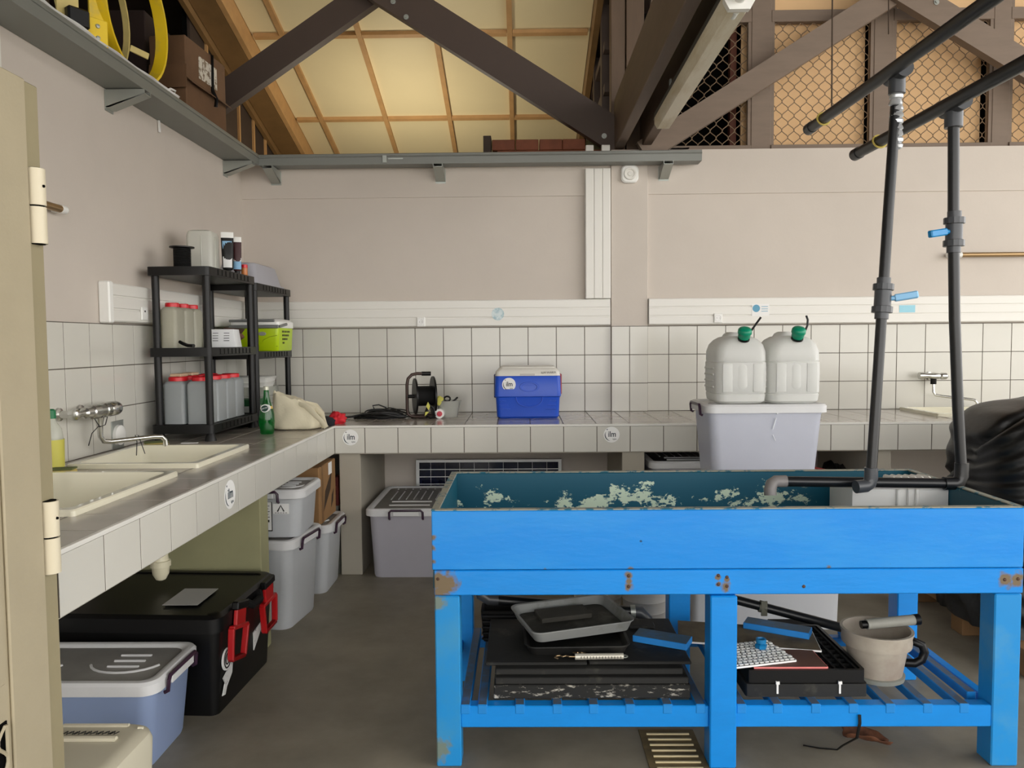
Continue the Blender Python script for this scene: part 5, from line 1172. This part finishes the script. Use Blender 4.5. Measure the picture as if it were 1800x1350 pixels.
def pouch(label, loc, w, h, m_body, bands, rz=0):
    t = thing('glue_tube', label, 'tube', loc, rz)
    obj('tube', MB().skin([[Vector((a*math.cos(q), b_*math.sin(q), z)) for q in [2*PI*i/20 for i in range(20)]] for z, a, b_ in ((.022, w*.72, .016), (.03, w*.86, .02), (h*.5, w*.94, .016), (h*.88, w, .004))]), m_body, t)
    obj('crimp', MB().skin([[Vector((a*math.cos(q), b_*math.sin(q), z)) for q in [2*PI*i/20 for i in range(20)]] for z, a, b_ in ((h*.865, w*1.0, .0052), (h, w, .003))]), m_white, t)
    obj('cap', MB().lathe([(0, .014), (.02, .016), (.024, .010)], 16), m_black, t)
    for z0, z1, a0, a1, m in bands:
        f = lambda z: (w*(.86+.14*z/h))
        g_ = lambda z: .0205-.0165*max(0, (z-.03)/(h*.88-.03))
        obj('print', MB().skin([[Vector(((f(z))*1.01*math.cos(q), -g_(z)*1.06*abs(math.sin(q))-.0008, z)) for q in [a0+(a1-a0)*i/10 for i in range(11)]] for z in (z0, (z0+z1)/2, z1)], False, False, closed=False), m, t)
    return t
m_mar = M('maroon_print', (58, 20, 24), .5); m_sky = M('sky_print', (132, 178, 212), .5)
pouch('white and black glue tube standing on its cap on the top shelf', (-1.665, 4.42, A3), .034, .235, m_black, ((.035, .135, .7, 2.5, M('print_grey', (226, 226, 226), .4)), (.137, .185, .7, 2.5, m_sky)), .35)
pouch('maroon and white glue tube at the edge of the top shelf', (-1.632, 4.475, A3), .026, .215, m_mar, ((.03, .075, .3, 2.8, m_sky), (.076, .095, .3, 2.8, m_paper), (.11, .13, 1.0, 2.1, m_red)), .35)
pb_ = thing('pill_bottle', 'small orange bottle with red cap on the top shelf edge', 'bottle', (-1.62, 4.555, A3))
obj('body', MB().lathe([(0, .017), (.003, .018), (.045, .018), (.048, .014)], 18), M('amber', (196, 120, 62), .3), pb_); obj('cap', MB().lathe([(.046, .0185), (.064, .0185), (.066, .015)], 18), m_red, pb_)
gt = thing('plastic_bin', 'grey translucent bin upside down on top of the corner shelves', 'bin', (-1.752, 5.02, U3))
obj('body', MB().loft([(0, -.145, .145, -.27, .27, .03), (.012, -.145, .145, -.27, .27, .03), (.014, -.13, .13, -.255, .255, .03), (.13, -.105, .105, -.22, .22, .04), (.138, -.09, .09, -.20, .20, .04)], 5), milky('bin_grey', (216, 216, 224), .45, .3), gt)
# middle shelf
wbx_ = thing('carton_box', 'small white printed box on the middle shelf beside the jars', 'box', (-1.695, 4.40, A2), .12)
obj('carton', MB().loft([(0, -.085, .085, -.075, .075, .004), (.10, -.072, .072, -.065, .065, .004)], 2), M('box_white', (226, 228, 230), .5), wbx_)
b = MB()
for i in range(4):
    for s in (-.04, .02): b.box(s, s+.03, -.0755+.0024*i+.0005, -.0735+.0024*i, .035+.014*i, .038+.014*i)
obj('print', b, m_blkink, wbx_)
cf = thing('brown_folder', 'brown open folded card leaning on the middle shelf beside the lime cooler', 'folder', (-1.72, 4.58, A2))
obj('flap', MB().poly([(-.05, 0, .0), (.0, 0, 0), (.085, 0, .105), (-.04, 0, .115)], (0, .006, 0)), M('brown_card', (72, 48, 36), .7), cf)
obj('spine', MB().bar((.0, -.02, .014), (.075, -.02, .068), .05, .026, (0, 0, 1), .002), M('brown_block', (116, 78, 62), .7), cf)
tag(obj('scraper', MB().skin([[Vector((-1.73+a+.9*b_*0, 3.985+.0, A2+z)) + Vector((.0, .02*math.cos(q), .009*math.sin(q)+.0)) for q in [2*PI*i/10 for i in range(10)]] for a, z, b_ in ((-.03, .03, 0), (-.015, .022, 0), (.01, .012, 0), (.04, .0105, 0))]), m_black), 'dark handle lying on the near edge of the middle shelf', 'tool')
lc = thing('cool_box', 'lime green cooler with white lid on the corner shelving unit', 'cooler', (-1.69, 5.07, U2))
m_lime = M('lime_plastic', (178, 206, 12), .35)
w, d = .15, .16
obj('body', MB().loft([(0, -w+.012, w-.012, -d+.012, d-.012, .02), (.01, -w+.006, w-.006, -d+.006, d-.006, .022), (.142, -w, w, -d, d, .022), (.146, -w, w, -d, d, .022)], 4), m_lime, lc)
ld = obj('lid', MB().loft([(.147, -w-.004, w+.004, -d-.004, d+.004, .022), (.185, -w-.004, w+.004, -d-.004, d+.004, .022), (.20, -w+.012, w-.012, -d+.012, d-.012, .02), (.205, -w+.03, w-.03, -d+.03, d-.03, .02)], 4), m_white, lc)
obj('carry_handle', MB().bar((-w-.01, -d-.012, .155), (w+.006, -d-.012, .155), .014, .022, (0, 0, 1), .004).bar((w+.011, -d-.012, .155), (w+.011, -.02, .172), .012, .018, (0, 0, 1), .004).bar((-w-.01, -d-.008, .192), (w-.02, -d-.008, .192), .01, .016, (0, 0, 1), .003), M('handle_grey', (116, 118, 116), .4), lc)
b = MB(); x = w+.0005
for i, ws in enumerate(((.05, .03, .05), (.06, .06), (.03, .055), (.03,))):
    y = -.085+.004*i
    for ww in ws: b.box(x-.003, x+.0008, y, y+ww, .118-.024*i, .130-.024*i); y += ww+.014
obj('print', b, M('olive_ink', (74, 80, 12), .6), lc)
obj('emblem', MB().lathe([(0, .026), (.003, .022)], 20, T(.045, -d+.001, .11) @ AX['-Y'].to_4x4() @ Matrix.Diagonal((1, .5, 1, 1))), M('emblem_grey', (150, 152, 140), .4), lc)
obj('swoosh', MB().tube([(.14, -d+.002, .10), (.09, -d+.003, .09), (.05, -d+.004, .07), (.04, -d+.006, .05), (.07, -d+.008, .035), (.14, -d+.008, .03)], .002, 6), M('lime_dark', (128, 148, 6), .4), lc)
# bottom shelf of the corner unit
for i, z in enumerate((0, .034)):
    o = obj('takeaway_box', MB().loft([(0, -.11, .11, -.09, .09, .01), (.026, -.12, .12, -.10, .10, .01), (.028, -.122, .122, -.102, .102, .01), (.033, -.115, .115, -.095, .095, .01)], 2), m_white); o.location = (-1.755+.012*i, 5.02, U1+.165+z)
    tag(o, ['lower white flat box on the clear stack in the corner unit', 'upper white flat box on the clear stack in the corner unit'][i], 'box', 'white flat boxes in the corner unit')
tag(obj('clear_box', MB().loft([(0, -1.88, -1.62, 4.9, 5.15, .01), (.05, -1.885, -1.615, 4.895, 5.155, .01), (.052, -1.88, -1.62, 4.9, 5.15, .01), (.105, -1.88, -1.62, 4.9, 5.15, .01)], 2).move(T(0, 0, U1+.06)), clear('clear_stack', (190, 192, 182), .45)), 'clear stacked boxes under the white flat boxes in the corner unit', 'box')
tag(obj('paper_pack', MB().box(-1.88, -1.615, 4.88, 5.16, U1, U1+.058, .003), M('pack_white', (200, 202, 196), .6, rgb2=(150, 156, 150), thr=(.5, .52), scale=9, stretch=(.3, .3, 6))), 'pale pack of papers on the bottom shelf of the corner unit', 'papers')
tag(obj('green_folder', MB().box(-1.77, -1.63, 4.71, 4.87, U1+.062, U1+.10, .004), M('folder_green', (18, 88, 44), .5)), 'green folder on the pale packet in the corner unit', 'folder')
tag(obj('pale_packet', MB().box(-1.77, -1.625, 4.70, 4.87, U1, U1+.0615, .004), M('packet_grey', (186, 190, 184), .6)), 'pale packet under the green folder in the corner unit', 'packet')

# ================================================================== LEFT FOREGROUND
m_door = M('beige_door', (172, 161, 135), .55, var=.04, scale=8, bump=.06, bscale=120)
m_door2 = M('olive_jamb', (152, 142, 112), .55, var=.03, scale=8, bump=.05, bscale=120)
DX = -1.115
YA = at(46, 300, X=DX).y; YD = at(76, 400, X=DX).y; ZT = at(44, 142, X=DX).z; ZJ = at(60, 150, X=DX).z
dr = struct('door_1', MB().box(DX-.045, DX, .55, YA-.002, .02, ZT, .004), m_door)
obj('door_jamb', MB().box(DX-.06, DX, YA+.001, YD, .0, ZJ, .003), m_door2, dr)
obj('stile', MB().box(DX-.0, DX+.008, YA-.135, YA-.004, .02, ZT, .003), m_door, dr)
obj('raised_panel', MB().box(DX, DX+.006, .6, YA-.15, .70, ZT-.14, .003), m_door, dr)
def hinge(z):
    y = (YA+YD)/2-.003
    h = obj('hinge', MB().cyl((DX+.004, y, z-.085), (DX+.004, y, z-.002), .0215, 18).cyl((DX+.004, y, z+.002), (DX+.004, y, z+.085), .0215, 18), M('hinge_cream', (216, 206, 180), .4), dr)
    obj('hinge_pin', MB().cyl((DX+.004, y, z-.0865), (DX+.004, y, z+.0865), .017, 12).lathe([(0, .0035), (.003, .003)], 10, T(DX+.025, y-.004, z+.045) @ RY(PI/2)), m_void, h)
hinge(at(60, 363, X=DX).z); hinge(at(76, 947, X=DX).z)
vp = obj('vent_panel', MB().box(DX, DX+.003, .6, YA-.15, .12, .62), m_void, dr)
obj('vent_mesh', wires(.6, YA-.16, .12, .62, 0, .004, .03, .09).move(Matrix(((0, 1, 0, DX+.008), (1, 0, 0, 0), (0, 0, 1, 0), (0, 0, 0, 1)))), m_door, dr, kind='stuff')
struct('trim_2', MB().box(XW, XW+.03, 1.6, at(2, 80, X=XW+.03).y, .0, 2.63, .003), m_pvc)
bt = thing('beige_crate', 'beige plastic box with grip slots and scrawled lid at the bottom left corner', 'box', (-1.24, 2.06, 0))
m_bg = M('beige_plastic', (206, 200, 178), .4)
obj('body', MB().loft([(0, -.15, .15, -.15, .15, .05), (.285, -.165, .165, -.165, .165, .07), (.305, -.158, .158, -.158, .158, .065), (.316, -.14, .14, -.14, .14, .055), (.318, -.12, .12, -.12, .12, .045)], 7), m_bg, bt)
b = MB().tube([(-.10, .125, .317), (.09, .125, .317)], .008, 8).tube([(-.12, .045, .319), (.095, .045, .319)], .010, 8).tube([(.12, .115, .315), (.135, .12, .313)], .006, 8)
obj('grip_ridge', b, m_bg, bt)
b = MB()
for i in range(9): b.tube([(-.075+.017*i, .075+.006*(i % 2), .3185), (-.068+.017*i, .092, .3188), (-.063+.017*i, .074, .3188), (-.056+.017*i, .09, .3185)], .0016, 5)
obj('handwriting', b, m_blkink, bt)

# ================================================================== ON THE WALL TOP, LEFT
def strip_ring(cx, cy, cz, r, wd, th_, a0, a1, rot, n=40):
    m = MB(); R = []
    for i in range(n+1):
        a = a0+(a1-a0)*i/n
        R.append([rot @ Vector((x, rr*math.cos(a), rr*math.sin(a)))+Vector((cx, cy, cz)) for x, rr in ((-wd/2, r), (wd/2, r), (wd/2, r-th_), (-wd/2, r-th_))])
    return m.skin(R)
yr = thing('hoop_frame', 'yellow metal hoop frame with bolted plate lying on the tray shelf', 'frame', (0, 0, 0))
Rm_ = Matrix.Identity(3); HY = 3.86
obj('hoop', strip_ring(-1.885, HY, 3.022, .312, .06, .014, 0, 2*PI, Rm_), m_yellow, yr)
obj('hoop', strip_ring(-2.02, HY-.10, 3.022, .312, .03, .012, 0, 2*PI, Rm_), M('yellow_worn', (206, 188, 120), .6, var=.1, scale=14), yr)
pm_ = Matrix.Translation(at(158, 52, X=-1.84)) @ RZ(-.62)
obj('plate', MB().box(-.006, .006, -.075, .075, -.065, .055, .003, mat=pm_), m_yellow, yr)
for dz in (-.028, .022): obj('bolt', MB().lathe([(0, .010), (.006, .008), (.007, .003)], 12, pm_ @ T(.006, .03, dz) @ RY(PI/2)), m_galv, yr)
obj('coupling', MB().box(-.02, .02, -.045, .045, -.04, .04, .008, mat=Matrix.Translation(at(136, 32, X=-1.86)) @ RZ(-.62)), m_black, yr)
p0_ = at(118, 10, X=-1.90); p1_ = at(171, 10, X=-1.90)
obj('upright', MB().box(-.006, .006, -.045, .045, 2.72, 3.35, .002, mat=T(p0_.x, p0_.y, 0) @ RZ(-.62)), MATS['yellow_worn'], yr)
obj('upright', MB().box(-.006, .006, -.04, .04, 2.72, 3.35, .002, mat=T(p1_.x, p1_.y, 0) @ RZ(-.62)), m_yellow, yr)
obj('lug', MB().box(-.004, .004, -.045, .045, -.016, .016, .002, mat=Matrix.Translation(at(245, 92, X=-1.89)) @ RZ(-.8) @ RX(-.25)), MATS['yellow_worn'], yr)
sh = MB(); R = []
for i in range(40):
    y = 2.9+i*.032; R.append([Vector((RXF-.02, y, 2.7055)), Vector((RXF-.006+.010*noise.noise(Vector((y*9, 0, 0))), y, 2.722+.012*noise.noise(Vector((y*7, 3, 0))))), Vector((RXF-.05, y, 2.712+.012*noise.noise(Vector((y*8, 5, 0))))), Vector((RXF-.12, y, 2.70))])
sh.skin(R, False, False, closed=False)
o = obj('white_sheet', sh, m_paper, ang=70); o.modifiers.new('s', 'SOLIDIFY').thickness = .002
tag(o, 'rumpled white sheet lying along the left tray shelf', 'sheet')
def carton(label, loc, w, d, h, rz, m=m_card, strap=False):
    t = thing('carton', label, 'carton', loc, rz)
    obj('box', MB().box(-w/2, w/2, -d/2, d/2, 0, h, .006), m, t)
    obj('flap', MB().poly([(-w/2, -d/2-.003, h*.62), (w/2+.004, -d/2-.003, h*.62), (w/2+.012, -d/2-.03, h*.30), (-w/2, -d/2-.03, h*.30)], (0, .004, 0)), m, t)
    obj('flap', MB().poly([(w/2+.002, -d/2, h*.45), (w/2+.002, d/2, h*.45), (w/2+.035, d/2, h*.38), (w/2+.035, -d/2, h*.38)], (0, 0, .004)), m, t)
    obj('label', MB().box(w/2, w/2+.003, -d*.2, d*.25, h*.55, h*.85), M('carton_label', (206, 200, 188), .6, rgb2=(120, 104, 84), thr=(.5, .55), scale=30), t)
    if strap: obj('strap', MB().tube([(w/2-.1, .06, h+.004), (w/2+.006, .06, h-.01), (w/2+.008, .05, h*.5), (w/2+.036, .04, h*.36), (w/2+.03, .04, h*.26)], .012, 8, flat=.3), m_black, t)
    return t
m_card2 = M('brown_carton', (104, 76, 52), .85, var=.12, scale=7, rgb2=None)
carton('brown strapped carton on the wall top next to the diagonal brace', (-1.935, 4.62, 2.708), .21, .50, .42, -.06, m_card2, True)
carton('brown carton on the loft floor behind the yellow hoops', (-2.31, 4.66, 2.685), .42, .5, .60, .04, M('shaded_carton', (40, 25, 20), .85, var=.1, scale=6))  # shade on the carton front is put into this dark brown
tag(obj('leather_case', lump(-2.33, 3.30, 2.98, .28, .34, .27, .12, 2.5, 6, 4, 2.685), M('dark_leather', (44, 24, 20), .5), ang=60), 'dark brown bulging case behind the yellow hoops', 'case')
tag(obj('white_clip', MB().tube([at(292, 160, X=-1.80), at(300, 156, X=-1.80), at(308, 160, X=-1.80), at(306, 172, X=-1.80), at(296, 172, X=-1.80)], .006, 8).tube([at(272, 152, X=-1.80), at(290, 160, X=-1.80), at(318, 186, X=-1.80)], .006, 8), m_paper), 'white wire clip on the tray shelf below the strapped carton', 'clip')
